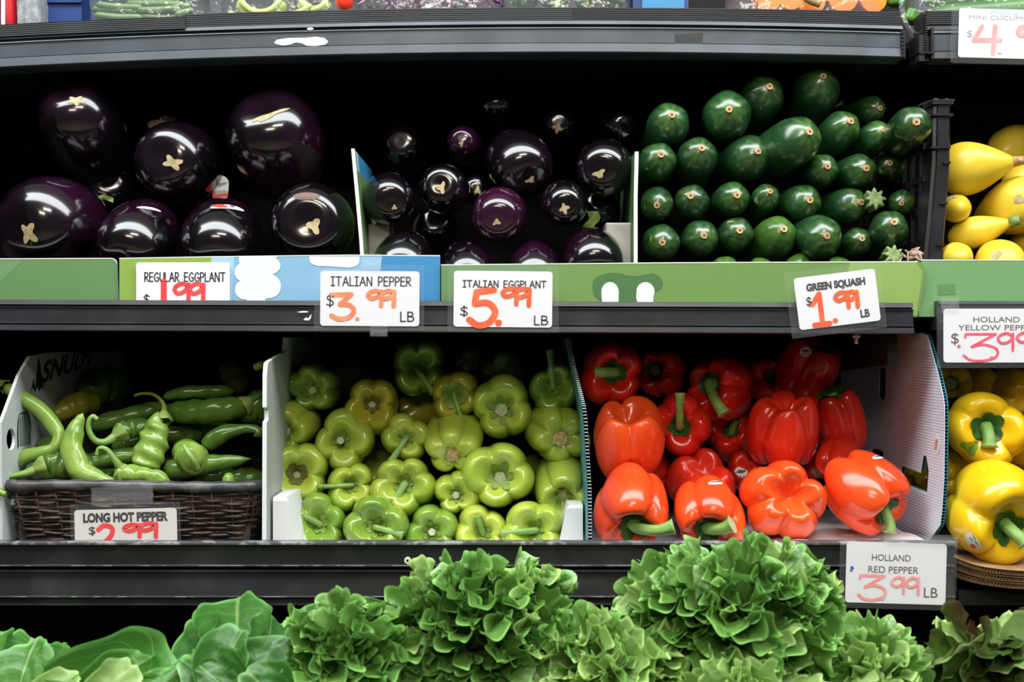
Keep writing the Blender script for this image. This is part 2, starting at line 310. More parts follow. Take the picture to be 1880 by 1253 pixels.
def leafmat(name,edge,mid,base,rib=(.55,.68,.38),trans=.35,red=None,nsc=30,rough=.32,veins=True,spec=.5,bst=.45):
    m,nt,b=nodes(name); out=nt.nodes['Material Output']
    uv=nt.nodes.new('ShaderNodeUVMap'); sx=nt.nodes.new('ShaderNodeSeparateXYZ'); nt.links.new(uv.outputs[0],sx.inputs[0])
    c=ramp(nt,sx.outputs[1],[(.0,base),(.5,mid),(.93,edge),(.985,tuple(min(1,x*2.2+.06) for x in edge))])
    c=mix(nt,ramp(nt,noise(nt,nsc,3),[(.4,(0,0,0)),(.7,(.7,.7,.7))]),c,mid)
    if red: c=mix(nt,ramp(nt,noise(nt,9,3),[(.40,(0,0,0)),(.54,(.95,.95,.95))]),c,red)
    if veins:
        # pale midrib and side veins from the leaf's own across/along coordinates
        ab=nt.nodes.new('ShaderNodeMath'); ab.operation='ABSOLUTE'; su=nt.nodes.new('ShaderNodeMath'); su.operation='SUBTRACT'; su.inputs[1].default_value=.5
        nt.links.new(sx.outputs[0],su.inputs[0]); nt.links.new(su.outputs[0],ab.inputs[0])
        r1=ramp(nt,ab.outputs[0],[(.005,(.7,.7,.7)),(.018,(0,0,0))])
        mu=nt.nodes.new('ShaderNodeMath'); mu.operation='MULTIPLY_ADD'; mu.inputs[1].default_value=-.9; nt.links.new(ab.outputs[0],mu.inputs[0]); nt.links.new(sx.outputs[1],mu.inputs[2])
        nn=nt.nodes.new('ShaderNodeMath'); nn.operation='MULTIPLY_ADD'; nn.inputs[1].default_value=.06; nt.links.new(noise(nt,25,2),nn.inputs[0]); nt.links.new(mu.outputs[0],nn.inputs[2])
        fr=nt.nodes.new('ShaderNodeMath'); fr.operation='PINGPONG'; fr.inputs[1].default_value=.07; nt.links.new(nn.outputs[0],fr.inputs[0])
        r2=ramp(nt,fr.outputs[0],[(.002,(.25,.25,.25)),(.008,(0,0,0))])
        c=mix(nt,r2,c,rib); c=mix(nt,r1,c,rib)
    nt.links.new(c,b.inputs['Base Color']); b.inputs['Roughness'].default_value=rough; b.inputs['Specular IOR Level'].default_value=spec
    bump(nt,b,noise(nt,70,3),bst,.004)
    tr=nt.nodes.new('ShaderNodeBsdfTranslucent'); nt.links.new(c,tr.inputs[0]); mx=nt.nodes.new('ShaderNodeMixShader'); mx.inputs[0].default_value=trans
    nt.links.new(b.outputs[0],mx.inputs[1]); nt.links.new(tr.outputs[0],mx.inputs[2]); nt.links.new(mx.outputs[0],out.inputs[0]); return m
M['leaf_frilly']=leafmat('leaf_frilly',(.115,.27,.045),(.15,.31,.065),(.40,.54,.24),veins=False,trans=.20,rough=.30,spec=.8)
M['leaf_pale']=leafmat('leaf_pale',(.30,.50,.13),(.40,.57,.21),(.60,.70,.42),veins=False)
M['leaf_broad']=leafmat('leaf_broad',(.055,.19,.030),(.045,.16,.025),(.08,.22,.04),rib=(.28,.44,.13),rough=.34,trans=.22,bst=.14)
M['leaf_romaine']=leafmat('leaf_romaine',(.075,.25,.035),(.09,.27,.045),(.33,.48,.18),rough=.34,trans=.25,bst=.18)
M['leaf_red']=leafmat('leaf_red',(.055,.12,.02),(.10,.20,.035),(.32,.45,.16),red=(.085,.030,.018),veins=False)

# ------------------------------------------------------------------ the room and the cooler's shell
struct(MB().box((-4,-6,-.05),(4,1.2,0)).build('floor',M['floor']))
struct(MB().box((-4,-6,3.4),(4,1.2,3.45)).build('ceiling',M['ceiling']))
struct(MB().box((-2.2,.52,0),(2.2,.56,2.4)).build('wall_back',M['black']))
struct(MB().box((-1.32,-.45,0),(-1.28,.55,2.4)).build('wall_left',M['black']))
struct(MB().box((1.48,-.45,0),(1.52,.55,2.4)).build('wall_right',M['black']))

def rail(name, prof, Y, x0, x1, mat, parent, bow=None, nx=2):
    # prof: cross-section [(py, dy)], from top to bottom, at depth Y; dy>0 is further in; closed at the back
    s=sc(Y); xs=np.linspace((x0-940)*s,(x1-940)*s,nx); pr=[(Y+dy,CZ-(py-626.5)*s) for py,dy in prof]
    n=len(pr); V=[]
    for x in xs:
        px=940+x/s; dz=-(bow(px))*s if bow else 0
        V+= [(x,y,z+dz) for y,z in pr]
    b=MB().add(V,wrapq(nx,n),sm=False)
    b.g.append((list(range(n)),0,False)); b.g.append((list(range((nx-1)*n,nx*n))[::-1],0,False))
    return b.build(name,mat,parent)
bow=lambda px: 2.54e-5*(px-1050)**2-.3

# --- upper shelf
Y=.10
sh=empty('display_shelf',P(940,60,Y)); 
def shelf_part(o,root): o.parent=root; o.matrix_parent_inverse=Matrix.Translation(-root.location)
tag(sh,'grey upper shelf above the eggplants, bowed ridged edge with a torn white scrap','shelf')
parts=[rail('price_rail',[(40,-.004),(46.5,-.006),(47,.002),(52.5,.002),(53,-.008),(55.5,-.009),(56,-.007),(81,-.007),(81.8,-.004),(82.5,-.008),(98,-.010),(100,-.008),(100,.03),(40,.03)],Y,-700,1655,M['rail_top'],None,bow,60)]
rib=[]
for i in range(7): rib+=[(15+i*3.6,-.0035),(17.3+i*3.6,-.0035),(17.6+i*3.6,-.0015),(18.3+i*3.6,-.0015)]
ribc=[(14,-.001)]+rib+[(40.5,-.003),(40.5,.008),(14,.008)]
parts+=[rail('bumper_strip',[(a+3.5+ (2 if a<16 else 0),b-.004) for a,b in ribc],Y,-700,342,M['strip'],None,bow,30),
        rail('bumper_strip',ribc,Y,340,1052,M['strip'],None,bow,30),
        rail('bumper_strip',[(a+.5,b) for a,b in ribc],Y,1052.5,1652,M['strip_dark'],None,lambda p:bow(p)*.85,30)]
parts.append(rail('shelf_board',[(44,.03),(97,.03),(97,.415),(44,.415)],Y,-700,1655,M['black'],None,bow,30))
# end cap with teeth
e=MB(); s=sc(Y)
for k in range(7): a=P(1655,52+k*7+10,Y-.012); e.box((a.x,Y-.012,a.z),(a.x+.004,Y+.02,a.z+.0036))
a=P(1655,110,Y); c=P(1659,58,Y); e.box((a.x,Y-.008,a.z),(c.x,Y+.03,c.z))
parts.append(e.build('end_cap',M['black_plastic']))
sc_pts=[(503,79),(508,73),(528,70),(560,69.5),(580,67.5),(596,70),(603,77),(597,82),(580,84.5),(563,84),(554,79.5),(543,78),(533,82),(520,83.5),(510,82)]
o=prism2d('paper_scrap',[(px,-py) for px,py in sc_pts],[],.0004,M['paper_scrap'],lambda u,v,w_:P(u,-v,Y-.0076)+Vector((0,w_,0)) )
parts.append(o)
o=prism2d('paper_scrap',[(px,-py) for px,py in [(563,52.5),(568,50.5),(574,51),(576,53.5),(570,55),(565,54.5)]],[],.0004,M['paper_scrap'],lambda u,v,w_:P(u,-v,Y-.0066)+Vector((0,w_,0)) ); parts.append(o)
o=prism2d('tape_patch',[(1239,-62.5),(1291,-60),(1288,-81),(1240,-82)],[],.0004,M['rail_mid'],lambda u,v,w_:P(u,-v,Y-.0076)+Vector((0,w_,0)) ); parts.append(o)
for o in parts: shelf_part(o,sh)

# --- upper shelf of the next bay
sh=empty('display_shelf',P(1800,60,Y+.01)); tag(sh,'black upper shelf of the next bay, behind the mini cucumber price card','shelf')
Y2=.10
parts=[rail('price_rail',[(56,-.002),(62,-.003),(62,.004),(66,.004),(66,-.006),(96,-.006),(97,-.003),(98,-.007),(110,-.008),(110,.03),(56,.03)],Y2,1704,2500,M['rail_top'],None,lambda p:-.012*(p-1700)),
 rail('bumper_strip',[(20,-.001)]+[(a+7,b) for a,b in rib]+[(56,-.003),(56,.008),(20,.008)],Y2,1700,2500,M['strip_dark'],None,lambda p:-.012*(p-1700)),
 rail('shelf_board',[(60,.03),(72,.03),(72,.415),(60,.415)],Y2,1690,2500,M['black'],None)]
e=MB()
for x0,x1,y0,y1,dy in ((1682,1692,68,116,-.012),(1704,1709,55,112,-.012),(1682,1709,100,103,-.014),(1684,1707,68,114,-.004),(1691,1697,24,68,-.006)):
    a=P(x0,y1,Y2); c=P(x1,y0,Y2); e.box((a.x,Y2+dy,a.z),(c.x,Y2+.03,c.z))
for k in range(16):
    a=P(1691,30+k*4.6+2.4,Y2); c=P(1696,30+k*4.6,Y2); e.box((a.x,Y2-.015,a.z),(c.x,Y2-.005,c.z))
parts.append(e.build('end_bracket',M['black_plastic']))
for o in parts: shelf_part(o,sh)

# --- middle shelf
Y=0.0
sh=empty('display_shelf',P(940,580,Y)); tag(sh,'black middle shelf carrying the eggplants and zucchini','shelf')
parts=[rail('price_rail',[(555,.006),(556,.0),(564,-.002),(565,.004),(567,.004),(567.5,-.003),(569,-.003),(569.5,-.001),(596,-.001),(597,-.0035),(599,-.0035),(599.5,.001),(601,.001),(601.5,-.004),(611,-.005),(613,-.002),(613,.03),(575,.03),(574,.012),(555,.012)],Y,-700,1676,M['rail_mid'],None,lambda p:-5+.0036*p),
 rail('shelf_board',[(574,.03),(606,.03),(606,.50),(574,.50)],Y,-700,1672,M['black'],None,lambda p:-5+.0036*p)]
e=MB()
for k,(x0,x1,dy) in enumerate(((560,575,0),(545,560,0),(600,612,0),(578,586,0))):
    pass
sp=[]
for px,py in [(557,588),(561,583),(566,585),(569,580),(572,577),(571,584),(567,589)]: sp.append((px,-py))
parts.append(prism2d('paint_chip',sp,[],.0004,M['paper_scrap'],lambda u,v,w_:P(u,-v,Y-.0014)+Vector((0,w_,0))))
parts.append(prism2d('paint_chip',[(545,-573),(556,-571),(566,-572),(565,-574),(552,-574.5)],[],.0004,M['paper_scrap'],lambda u,v,w_:P(u,-v,Y-.0034)+Vector((0,w_,0))))
# bracket arm and bolt under the shelf
a=P(1600,612,.10); br=MB()
xa=P(1652,612,.02).x
br.add([(xa-.012,.03,CZ+.012),(xa,.03,CZ+.012),(xa,.03,CZ-.030),(xa-.012,.03,CZ-.030),(xa-.012,.5,CZ+.012),(xa,.5,CZ+.012),(xa,.5,CZ-.055),(xa-.012,.5,CZ-.055)],
       [(0,3,2,1),(4,5,6,7),(0,1,5,4),(1,2,6,5),(2,3,7,6),(3,0,4,7)],sm=False)
parts.append(br.build('bracket_arm',M['black']))
c=P(1572,612,.012); bt=MB().tube([(c.x,.012,c.z),(c.x,.012,c.z-.0058)],.0055,6).tube([(c.x,.012,c.z-.0056),(c.x,.012,c.z-.0135)],[.0028,.0025],8)
parts.append(bt.build('bolt',M['steel']))
for o in parts: shelf_part(o,sh)

# --- middle shelf of the next bay
sh=empty('display_shelf',P(1900,580,.03)); tag(sh,'black middle shelf of the next bay, behind the yellow pepper price card','shelf')
parts=[rail('price_rail',[(553,.0),(558,-.003),(559,.002),(561,.002),(562,-.002),(590,-.002),(592,-.005),(606,-.005),(606,.03),(553,.03)],.005,1722,2600,M['rail_mid'],None),
 rail('shelf_board',[(570,.03),(606,.03),(606,.50),(570,.50)],.005,1742,2600,M['black'],None)]
for o in parts: shelf_part(o,sh)

# --- lower shelf
Y=-.04
sh=empty('display_shelf',P(940,1010,Y)); tag(sh,'scuffed black lower shelf carrying the chilli basket and the pepper boxes','shelf')
parts=[rail('price_rail',[(994.5,.004),(995,-.001),(997,-.003),(1001,-.003),(1003,.0),(1037,.003),(1038,-.002),(1040.5,-.002),(1041,.012),(1047,.012),(1047.5,-.002),(1050,-.002),(1054,.001),(1058,.003),(1094,.001),(1095,-.003),(1097.5,-.003),(1098.5,.002),(1108,.002),(1109,-.001),(1112,-.001),(1112,.03),(1046,.03),(1045,.010),(994.5,.010)],Y,-700,1752,M['rail_low'],None),
 rail('worn_glint_edge',[(994.2,.004),(995,-.0014),(997,-.0034),(1000,-.0034),(1000.3,-.003),(994.6,.005)],Y,-700,1752,M['rail_worn_glint'],None),
 rail('worn_glint_edge',[(1037.9,-.0018),(1038.4,-.0026),(1039.2,-.0026),(1039.4,-.0018)],Y,-700,1752,M['rail_worn_glint'],None),rail('worn_glint_edge',[(1094.8,-.0028),(1095.2,-.0035),(1096,-.0035),(1096.2,-.0028)],Y,-700,1752,M['rail_worn_glint'],None),  # specular lines of both ledges, painted as thin lighter strips
 rail('shelf_board',[(1046,.03),(1100,.03),(1100,.54),(1046,.54)],Y,-700,1756,M['black'],None)]
c=P(748,1030,Y-.001); parts.append(MB().tube([(c.x,Y+.004,c.z),(c.x,Y-.001,c.z)],[.0042,.0038],14).build('screw',M['screw_white']))
b=MB().tube([(c.x,Y-.0008,c.z),(c.x,Y-.0013,c.z)],.0015,10); o=b.build('screw_hole',M['black'],parts[-1])
parts.append(MB().tube([(P(620,1085,Y).x,Y+.004,P(620,1085,Y).z),(P(620,1085,Y).x,Y,P(620,1085,Y).z)],.002,10).build('screw',M['black_plastic']))
for o in parts: shelf_part(o,sh)

sh=empty('display_shelf',P(1900,1090,-.04)); tag(sh,'black lower shelf of the next bay under the cardboard tray of yellow peppers','shelf')
o=rail('shelf_board',[(1086,.0),(1112,.0),(1112,.54),(1086,.54)],-.04,1760,2500,M['black'],None); shelf_part(o,sh)
# --- lettuce deck at the bottom
b=MB().box((-1.25,-.55,.84),(1.45,.20,.86)); dk=b.build('display_deck',M['black_plastic']); 
b=MB().box((-1.25,.17,.86),(1.45,.19,.975)); o=b.build('back_board',M['black'],dk)
b=MB().box((-1.25,-.57,.80),(1.45,-.55,.96)); o=b.build('front_board',M['black_plastic'],dk)
tag(dk,'black lowest deck of the cooler under the heads of lettuce','shelf')

# --- upright black divider between the bays
b=MB().box((.511,.465,1.06),(.530,.515,2.2)); tag(b.build('bay_post',M['black']),'black upright post between the two shelf bays','post')

# ------------------------------------------------------------------ printed cardboard strips along the middle shelf
def strip(name,label,pts,Y,mat,edge,bands=()):
    o=prism2d(name,[(px,-py) for px,py in pts],[],.0035,mat,lambda u,v,w_:P(u,-v,Y)+Vector((0,w_,0)))
    tag(o,label,'cardboard strip')
    # white cut edge along the top
    t=[p for p in pts]; b=MB(); tp=[P(px,py,Y) for px,py in edge]
    V=[]
    for p in tp: V+=[(p.x,Y-.0021,p.z-.0006),(p.x,Y-.0021,p.z+.0007),(p.x,Y+.0021,p.z+.0007)]
    b.add(V,gridq(len(tp),3),sm=False); b.build('cut_edge',M['board_edge'],o)
    for nm,pp,m,k in bands:
        prism2d(nm,[(px,-py) for px,py in pp],[],.0002,m,lambda u,v,w_:P(u,-v,Y-.0019-.00025*k)+Vector((0,w_,0)),o)
    return o
def arc(cx,cy,rx,ry,a0,a1,n=10): return [(cx+rx*math.cos(math.radians(a)),cy+ry*math.sin(math.radians(a))) for a in np.linspace(a0,a1,n)]
def blob(*c): # outline of overlapping circles, as union seen from outside
    out=[]; return c
strip('cardboard_strip','muted green cardboard strip with a rounded corner, before the big eggplants',
  [(-260,477),(200,475)]+arc(204,486,11,11,-90,0,6)+[(218,560),(218,578),(-260,578)],.022,M['board_green'],[(-260,477),(204,475)]+arc(204,486,11,11,-80,0,6)+[(218,555)],
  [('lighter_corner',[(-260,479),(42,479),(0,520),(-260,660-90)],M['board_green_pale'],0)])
cloud=[(440,471)]+arc(510,471,1,1,0,0,1)+arc(497,488,18,16,-60,80,6)+arc(494,526,22,22,-60,75,8)+[(487,549),(487,560),(462,560)]+[(452,550)]+arc(452,532,21,19,100,235,8)+arc(450,500,20,18,110,240,8)+[(438,476)]
cl2=[(568,471)]+arc(588,478,20,11,180,90,6)+[(600,489),(640,492)]+arc(640,480,20,12,90,0,6)+[(660,471)]
strip('cardboard_strip','sky blue and lime cardboard strip with printed white clouds',
  [(220,475),(390,472),(640,469),(808,470),(808,578),(220,578)],.018,M['board_sky'],[(220,475),(390,472),(640,469),(808,470)],
  [('lime_band',[(220,475),(388,472),(384,578),(220,578)],M['board_lime'],0),('blue_band',[(702,470),(808,470),(808,578),(690,578),(696,510)],M['board_blue'],0),
   ('pale_band',[(388,472),(430,471.5),(424,578),(384,578)],M['board_white'] if False else M['blue_pale'],0),('printed_cloud',cloud,M['board_white'],1),('printed_cloud',cl2,M['board_white'],1)])
dk_=arc(1128,520,40,19,-180,-70,8)+[(1150,506),(1170,507)]+arc(1188,520,29,19,-70,60,8)+[(1190,552),(1180,560),(1110,560)]+arc(1120,530,32,26,110,180,5)
w1=arc(1120,536,16,18,-180,0,9)+[(1135,570),(1106,570)]; w2=arc(1185,536,17,18,-190,30,9)+[(1198,570),(1176,570),(1168,548)]
strip('cardboard_strip','bright green cardboard strip with a dark patch and two white shapes',
  [(810,487),(1240,483),(1670,481)]+arc(1684,494,13,13,-90,0,6)+[(1696,520),(1684,582),(1678,583),(1672,578),(810,578)],.014,M['board_green_light'],[(810,487),(1240,483),(1684,481)],
  [('deep_green_band',[(810,488),(1000,486),(980,578),(810,578)],M['board_green'],0),('lime_end',[(1560,482.5),(1682,482),(1694,500),(1682,580),(1540,578)],M['board_lime'] if False else skin('board_lime_soft',(.24,.37,.09),(.24,.37,.09),var=0,rough=.5),0),('dark_patch',dk_,M['board_dark_green'],1),('white_shape',w1,M['board_white'],2),('white_shape',w2,M['board_white'],2)])
strip('cardboard_strip','plain green cardboard strip before the yellow squash',
  [(1690,478),(2300,478),(2300,560),(1722,560),(1722,582),(1686,582)],.020,skin('board_green_flat',(.155,.32,.125),(.165,.33,.135),8,.5,var=0),[(1690,478),(2300,478)],
  [('darker_square',[(1722,523),(1753,521),(1754,541),(1722,543)],M['board_green'],0)])

# ------------------------------------------------------------------ display risers that carry the produce
def riser(label,x0,x1,Ya,za,Yb,zb,mat,low):
    b=MB(); V=[]
    for x in (x0,x1): V+=[(x,Ya,low),(x,Ya,za),(x,Yb,zb),(x,Yb,low)]
    b.add(V,wrapq(2,4),ngons=[[0,1,2,3],[7,6,5,4]],sm=False); return tag(b.build('display_riser',mat),label,'riser')
zpx=lambda py,Y: P(0,py,Y).z
riser('hidden black step under the big eggplants',P(-300,0,.06).x,P(646,0,.06).x,.030,zpx(524,.04),.45,zpx(505,.30),M['black'],zpx(564,0))
riser('hidden black step under the small round eggplants',P(718,0,.06).x,P(1108,0,.06).x,.030,zpx(530,.04),.45,zpx(515,.30),M['black'],zpx(564,0))
riser('hidden black step under the yellow squash',P(1755,0,.06).x,P(2250,0,.06).x,.030,zpx(505,.04),.45,zpx(470,.3),M['black'],zpx(562,0))

# ------------------------------------------------------------------ carton with printed sides around the small round eggplants
ct=empty('produce_carton',P(905,480,.05)); tag(ct,'printed green and blue carton holding the small round eggplants','carton')
cp=[]
def leanwall(name,front,back_dy,th,mats,mi_in=0):
    # side wall: front edge polyline [(px,py,Y)] swept back by back_dy; th>0 thickens towards +x
    pts=[P(*f) for f in front]; n=len(pts); b=MB(); V=[]
    for p in pts:
        V+=[(p.x,p.y,p.z),(p.x,p.y+back_dy,p.z),(p.x+th,p.y+back_dy,p.z),(p.x+th,p.y,p.z)]
    b.add(V,wrapq(n,4),sm=False); b.g.append(([0,1,2,3],0,False)); b.g.append(([4*(n-1)+i for i in range(4)][::-1],0,False))
    return b.build(name,mats)
wl=leanwall('side_panel',[(645,273,.03),(653,360,.03),(660,440,.03),(664,500,.03)],.20,.0028,M['board_green']); cp.append(wl)
pl=[P(645,273,.03),P(664,500,.03)]
b=MB(); x=lambda t:pl[0].x+(pl[1].x-pl[0].x)*t+.0030
for (ya,yb,ta,tb,m,nm) in ((.030,.05,0,1,'board_green','green_band'),(.05,.072,.0,.75,'blue_pale','pale_band'),(.072,.22,0,.75,'board_blue','blue_band')):
    bb=MB(); z=lambda t:pl[0].z+(pl[1].z-pl[0].z)*t
    bb.add([(x(ta),ya,z(ta)),(x(ta),yb,z(ta)),(x(tb),yb,z(tb)),(x(tb),ya,z(tb))],[(0,1,2,3)],sm=False); cp.append(bb.build(nm,M[m]))
e=MB(); V=[]
for f in [(645,273,.0295),(653,360,.0295),(660,440,.0295),(664,500,.0295)]: p=P(*f); V+=[(p.x-.0003,p.y,p.z),(p.x+.0042,p.y,p.z)]
e.add(V,gridq(4,2),sm=False); cp.append(e.build('cut_edge',M['board_edge']))
wr_=leanwall('side_panel',[(1166,279,.03),(1164,360,.03),(1164,500,.03)],.20,.0030,M['board_dark_green']); cp.append(wr_)
e=MB(); V=[]
for f in [(1165.5,278.5,.0295),(1163.5,360,.0295),(1163.5,500,.0295)]: p=P(*f); V+=[(p.x,p.y,p.z),(p.x+.0048,p.y,p.z)]
e.add(V,gridq(3,2),sm=False); cp.append(e.build('cut_edge',M['board_edge']))
def block(px0,py0,px1,py1,Ya,Yb,m,nm):
    a=P(px0,py1,Ya); c=P(px1,py0,Ya); bb=MB(); d=.002
    bb.add([(a.x+d,Ya,a.z),(c.x-d,Ya,a.z),(c.x-d,Ya,c.z-d),(a.x+d,Ya,c.z-d),(a.x,Ya+d,a.z),(c.x,Ya+d,a.z),(c.x,Ya+d,c.z),(a.x,Ya+d,c.z),(a.x,Yb,a.z),(c.x,Yb,a.z),(c.x,Yb,c.z),(a.x,Yb,c.z)],
      [(0,1,2,3),(0,4,5,1),(1,5,6,2),(2,6,7,3),(3,7,4,0),(4,8,9,5),(5,9,10,6),(6,10,11,7),(7,11,8,4),(8,11,10,9)],sm=False)
    return bb.build(nm,M[m])
cp.append(block(1113,409,1160,520,.07,.14,'pale_block','corner_block')); cp.append(block(676,412,714,520,.10,.16,'pale_block','corner_block'))
for o in cp: shelf_part(o,ct)

# ------------------------------------------------------------------ black plastic crate around the zucchini
cr=empty('plastic_crate',P(1500,480,.08)); tag(cr,'black plastic crate with a ribbed corner post holding the zucchini','crate'); cp=[]
Yc=.055
b=MB(); post=[(1744,190),(1744,300),(1736,400),(1728,500)]; lft=[(1711,187),(1708,300),(1700,400),(1690,500)]
V=[]
for (r,l) in zip(post,lft):
    a=P(*l,Yc); c=P(*r,Yc); wd=c.x-a.x
    V+=[(a.x,Yc+.03,a.z),(a.x+.002,Yc,a.z),(a.x+wd*.25,Yc-.001,a.z),(a.x+wd*.3,Yc-.004,a.z),(a.x+wd*.9,Yc-.004,a.z),(c.x,Yc,a.z),(c.x,Yc+.03,a.z)]
b.add(V,wrapq(4,7),sm=False,ngons=[[0,1,2,3,4,5,6]]); cp.append(b.build('corner_post',M['black_plastic']))
b=MB()
for py,x0,x1 in ((186,1708,1749),(191,1709,1747),(212,1710,1747),(272,1706,1742),(300,1728,1742),(374,1722,1737),(450,1716,1731)):
    a=P(x0,py,Yc); c=P(x1,py,Yc); cp.append(MB().box((a.x,Yc-.007,a.z-.0014),(c.x,Yc+.03,a.z+.0014)).build('post_rib',M['black_plastic']))
b=MB(); tp=cat([P(1708,187,Yc),P(1718,182.5,Yc),P(1728,186,Yc),P(1738,183,Yc),P(1748,187,Yc)],6)
b.tube(tp,.0016,6); b.tube(cat([P(1709,186,Yc),P(1697,190,Yc+.03),P(1686,195,Yc+.06)],6),.0014,6); cp.append(b.build('ragged_rim',M['strip']))
b=MB(); xs=P(1712,0,Yc).x
for k in range(9):
    y=Yc+.03+k*.035; b.box((xs-.006,y,zpx(515,.06)),(xs,y+.009,zpx(200,.06)))
for py in (205,265,325,385,445,500):
    z=zpx(py,.06); b.box((xs-.0055,Yc+.02,z-.004),(xs-.0005,Yc+.33,z+.004))
cp.append(b.build('side_lattice',M['black_plastic']))
b=MB().box((P(1172,0,.06).x,.035,zpx(573,0)),(xs,.42,zpx(532,.05))); cp.append(b.build('crate_base',M['black_plastic']))
for o in cp: shelf_part(o,cr)
# torn bit of tan netting on the strip
b=MB(); r=np.random.RandomState(4)
for k in range(9):
    p0=np.array(P(1655+r.uniform(0,35),470+r.uniform(-6,8),.03)); b.tube(cat([p0+r.normal(size=3)*.004*i**.5 for i in range(5)],4),.0011,5)
b.tube(cat([P(1665,476,.03),P(1685,470,.028),P(1672,464,.03),P(1690,466,.028),P(1684,476,.03)],6),[.003]*25,6)
tag(b.build('net_scrap',M['net']),'crumpled tan scrap of netting lying at the foot of the black crate','scrap',kind='thing')

# ------------------------------------------------------------------ corrugated plastic boxes and the white carton on the lower shelf
def corr_wall(name,prof,holes,X,side,lean=None,pitch=.0042,th=.0046):
    # prof: closed outline [(Y,z)] of the sheet; front edge shown as cells; X of the inner face, side=+1: sheet lies on +x
    ln=lean or (lambda y,z:0)
    mp=lambda u,v,w_: Vector((X+side*w_+ln(u,v),u,v))
    par=empty(name)
    mid=th/2
    inn=prism2d('inner_skin',prof,holes,.0005,M['corr_white'],lambda u,v,w_:mp(u,v,w_+.0003),par)
    out=prism2d('outer_skin',prof,holes,.0005,M['corr_teal'],lambda u,v,w_:mp(u,v,w_+th),par)
    return par
def fluted(parent,front,X,side,depth,th=.0046,pitch=.0042,lean=None,mat='corr_teal'):
    ln=lean or (lambda y,z:0)
    # webs between the two skins: thin plates running back into the sheet, spaced along its front edge
    p=np.array(front,float); d=np.r_[0,np.cumsum(np.linalg.norm(np.diff(p,axis=0),axis=1))]; b=MB()
    for t in np.arange(.001,d[-1],pitch):
        y=np.interp(t,d,p[:,0]); z=np.interp(t,d,p[:,1]); x0=X+side*.0004+ln(y,z); x1=X+side*th+ln(y,z)
        V=[]
        for dz in (-.0004,.0004): V+=[(x0,y+.0004,z+dz),(x1,y+.0004,z+dz),(x1,y+depth,z+dz),(x0,y+depth,z+dz)]
        b.add(V,[(0,1,2,3),(7,6,5,4),(0,4,5,1)],sm=False)
    return b.build('flute_webs',M[mat],parent)
# red pepper box
rb=empty('produce_box',P(1400,995,0)); tag(rb,'white and teal corrugated box holding the red bell peppers','box')
XR=.523
fr=[onX(*q,XR) for q in ((1690,612),(1703,617),(1712,650),(1722,685),(1731,725),(1734,745),(1734,800),(1733,880),(1729,940),(1726,965),(1705,994))]
front=[(v.y,v.z) for v in fr]; zb=zpx(1043,-.04)
prof=front+[(front[-1][0]+.004,zb),(.45,zb),(.45,front[0][1])]
hole=[(lambda v:(v.y,v.z))(onX(*q,XR)) for q in ((1654,858),(1660,857),(1690,869),(1695,838),(1700,837),(1705,865),(1702,905),(1657,887))]
slot=[(lambda v:(v.y,v.z))(onX(*q,XR)) for q in ((1615,676),(1626,674),(1625,728),(1621,738),(1614,728))]
hol3=[(lambda v:(v.y,v.z))(onX(*q,XR)) for q in ((1600,826),(1610,824),(1622,830),(1621,842),(1603,838))]
wr2=corr_wall('side_wall',prof,[hole,slot,hol3],XR,1); fluted(wr2,front,XR,1,.02)
# corrugation lines on the inner face, stopping at the openings
def inside(p,poly):
    c=False; n=len(poly)
    for i in range(n):
        (x0,y0),(x1,y1)=poly[i],poly[i-1]
        if (y0>p[1])!=(y1>p[1]) and p[0]<(x1-x0)*(p[1]-y0)/(y1-y0)+x0: c=not c
    return c
b=MB()
for k in range(72):
    z=zb+.004+k*.0036
    if z>front[0][1]-.002: break
    ys=np.interp(z,[f[1] for f in front][::-1],[f[0] for f in front][::-1]); run=None
    grid_y=np.r_[np.linspace(ys+.002,.45,110),9]
    for i,y in enumerate(grid_y):
        ok=y<1 and not any(inside((y,z+dz),h) for h in (hole,slot,hol3) for dz in (-.001,.001))
        if ok and run is None: run=y
        if not ok and run is not None:
            e_=grid_y[i-1]
            b.add([(XR-.0001,run,z-.0006),(XR-.0006,run,z),(XR-.0001,run,z+.0006),(XR-.0001,e_,z-.0006),(XR-.0006,e_,z),(XR-.0001,e_,z+.0006)],[(0,1,4,3),(1,2,5,4)],sm=True); run=None
rid=b.build('corrugation',M['corr_white'],wr2)
rl=[(1040,622,.10),(1050,672,.06),(1060,712,.02),(1068,745,-.012),(1071,768,-.018),(1075,830,-.02),(1079,900,-.022),(1080,1003,-.022)]
pts=[P(*q) for q in rl]; fl=[(p.y,p.z) for p in pts]; zs=[p.z for p in pts][::-1]; xsn=[p.x for p in pts][::-1]
XL=pts[-1].x; lean=lambda y,z: float(np.interp(z,zs,xsn))-XL
zz=[];  # resample so that the lean shows
dense=cat([(p[0],p[1],0) for p in fl],6)[:,:2].tolist()
prof=[tuple(q) for q in dense]+[(.12,zb)]+[(.45,zb)]+[(.45,z) for z in np.linspace(zb,fl[0][1],12)[1:]]
def quadwall(nm,off,m,par):
    # bent sheet swept straight back
    V=[]; 
    for q in dense: 
        x=XL+lean(*q)+off; V+=[(x,q[0],q[1]),(x,.45,q[1])]
    bb=MB().add(V,gridq(len(dense),2),sm=True); return bb.build(nm,m,par)
wl2=empty('side_wall'); quadwall('inner_skin',.0046,M['corr_white'],wl2); quadwall('outer_skin',0,M['corr_teal'],wl2); fluted(wl2,dense,XL,1,.02,lean=lean,mat='corr_shade')
bt=MB().box((XL,0,zb),(XR,.45,zb+.003)).build('box_base',M['corr_white'])
tis=MB(); 
gx=np.linspace(P(1330,0,0).x,P(1712,0,-.01).x,30); gy=np.linspace(-.02,.20,12)
V=[]
